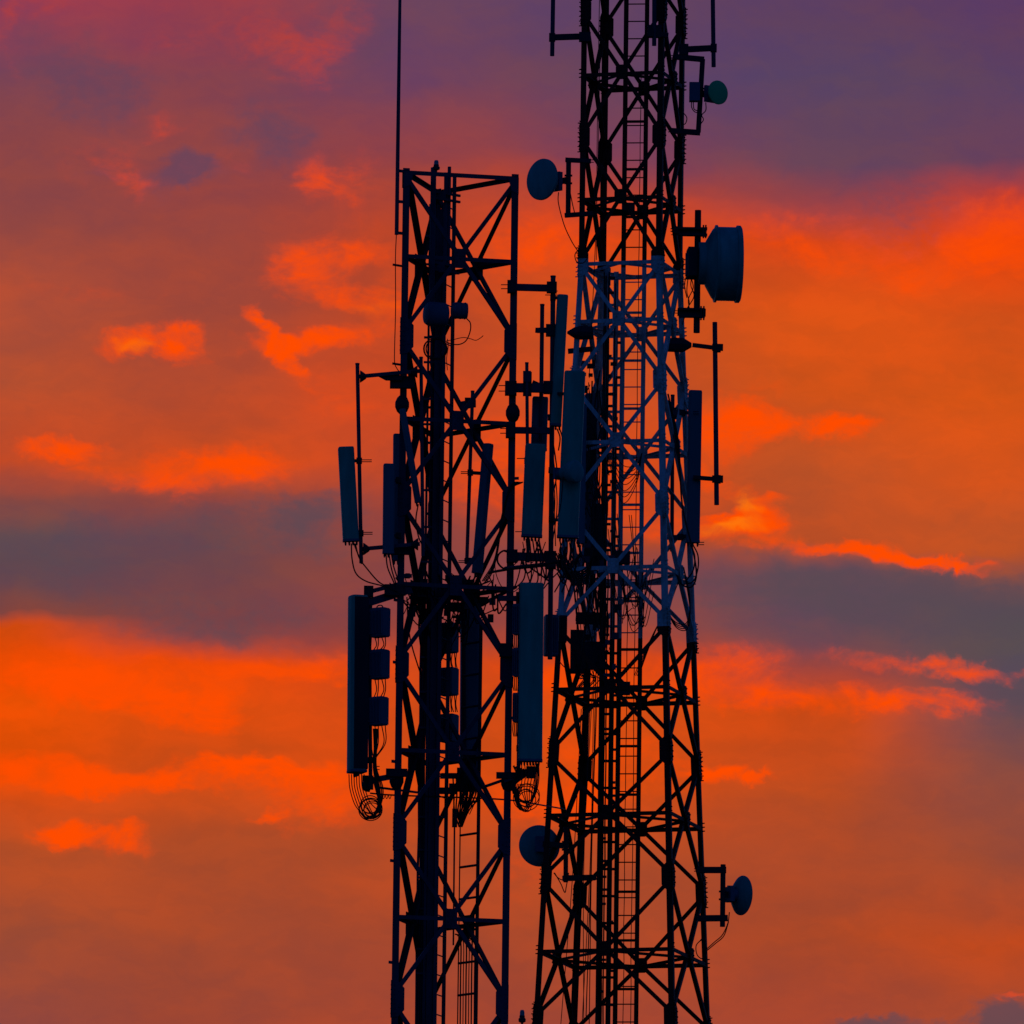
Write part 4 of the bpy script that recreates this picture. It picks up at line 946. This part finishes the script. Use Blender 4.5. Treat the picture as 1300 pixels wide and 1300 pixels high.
# bolt plates of that mount
o = thing('clamp_bracket', 'drilled double plate clamping the pipe above the large drum dish', 'bracket', P(884, 293, YC)); mb = MB(); pbox(mb, 862, 289, 898, 291.5, YC - .06, .1); pbox(mb, 862, 297, 898, 299.5, YC - .06, .1)
for x in (893, 896): pbox(mb, x - 1, 286, x + 1, 302, YC - .08, .08)
frame_bolts(mb, 860, 294, YC, -1, 3, 8, 4); mb.build('plate', M['dark'], o)
o = thing('clamp_bracket', 'drilled double plate clamping the pipe below the large drum dish', 'bracket', P(884, 397, YC)); mb = MB(); pbox(mb, 862, 391.5, 895, 394, YC - .06, .1); pbox(mb, 862, 400.5, 895, 403, YC - .06, .1)
for x in (890, 893.5): pbox(mb, x - 1, 389, x + 1, 406, YC - .08, .08)
mb.build('plate', M['dark'], o)
dish('round dish seen from behind at the lower left of the taller tower', 684.8, 1073.8, YC + .0, 53, (-.22, .97, 0), 'back', 'dish', ((718.5, 1050), (718.2, 1120), YC - .15),
     (((756, 1114), (715, 1115), YC, YC - .15),), 6, None, (.35, .3),
     ([(703, 1108), (708, 1114), (714, 1117), (722, 1115)], [(704, 1108), (712, 1122), (717, 1133), (719, 1125), (722, 1108)]), 7)
dish('round dish turned away to the right at the lower right of the taller tower', 941.5, 1136.8, YC + .2, 50.5, (.86, .51, 0), 'back', 'dish', ((918, 1097.5), (917.2, 1176.5), YC),
     (((885, 1104.5), (922, 1104.5), YC, YC), ((886, 1166), (924, 1165.5), YC, YC)), 6.6, (923, 1125, 931, 1145), (.5, .3),
     ([(926, 1158), (924, 1172), (917, 1187), (907, 1196), (897, 1205)], [(925, 1170), (919, 1188), (908, 1198), (896, 1208)], [(892, 1192), (884, 1200), (885, 1212), (892, 1217), (897, 1208), (893, 1192), (887, 1196)]), 7.5)
panel('tall slim panel on the right side of the taller tower, above the pole foot', (882.8, 496), (879.5, 689), 17, 12, YC + .1, .1, 'radome_dark', None, None,
      ((876, 524, 866, 524, YC + .2), (874, 680, 864, 682, YC + .2)), ([(880, 692), (886, 705), (886, 722), (880, 738), (868, 742)], [(877, 692), (882, 706), (880, 724), (872, 736)]), conn=3)
mount('short finial pipe behind the right leg inside the white band of the taller tower', [((854, 503), (853, 700), YC + .5, 5)], [((846, 524), (870, 524), YC + .5, YC + .4, 7, 5), ((846, 682), (886, 683), YC + .5, YC + .3, 6, 5)], [(848, 518, 862, 532, YC + .5, .08)], loc=(854, 600, YC + .5),
      bolts=((886, 690, YC + .1, 1, 2, 8, 3), (880, 524, YC, 1, 2, 7, 3)))
panel('dark panel behind the left leg inside the white band of the taller tower', (751, 500), (747, 706), 15, 12, YC + .4, .3, 'radome_dark', conn=3)
panel('narrow dark panel half hidden behind the broad grey panel, in front of the taller tower', (740, 515), (737, 690), 9, 9, YC - .6, .3, 'radome_dark', conn=2)
for T, pts_ in ((lt, legs), (rt_, [corner(i, 0) for i in range(4)])):
    mb = MB()
    for p in pts_: mb.box(Vector((p.x, p.y, .15)), X_ * .35, Y_ * .35, Z_ * .16)
    mb.build('footing', M['concrete'], T)
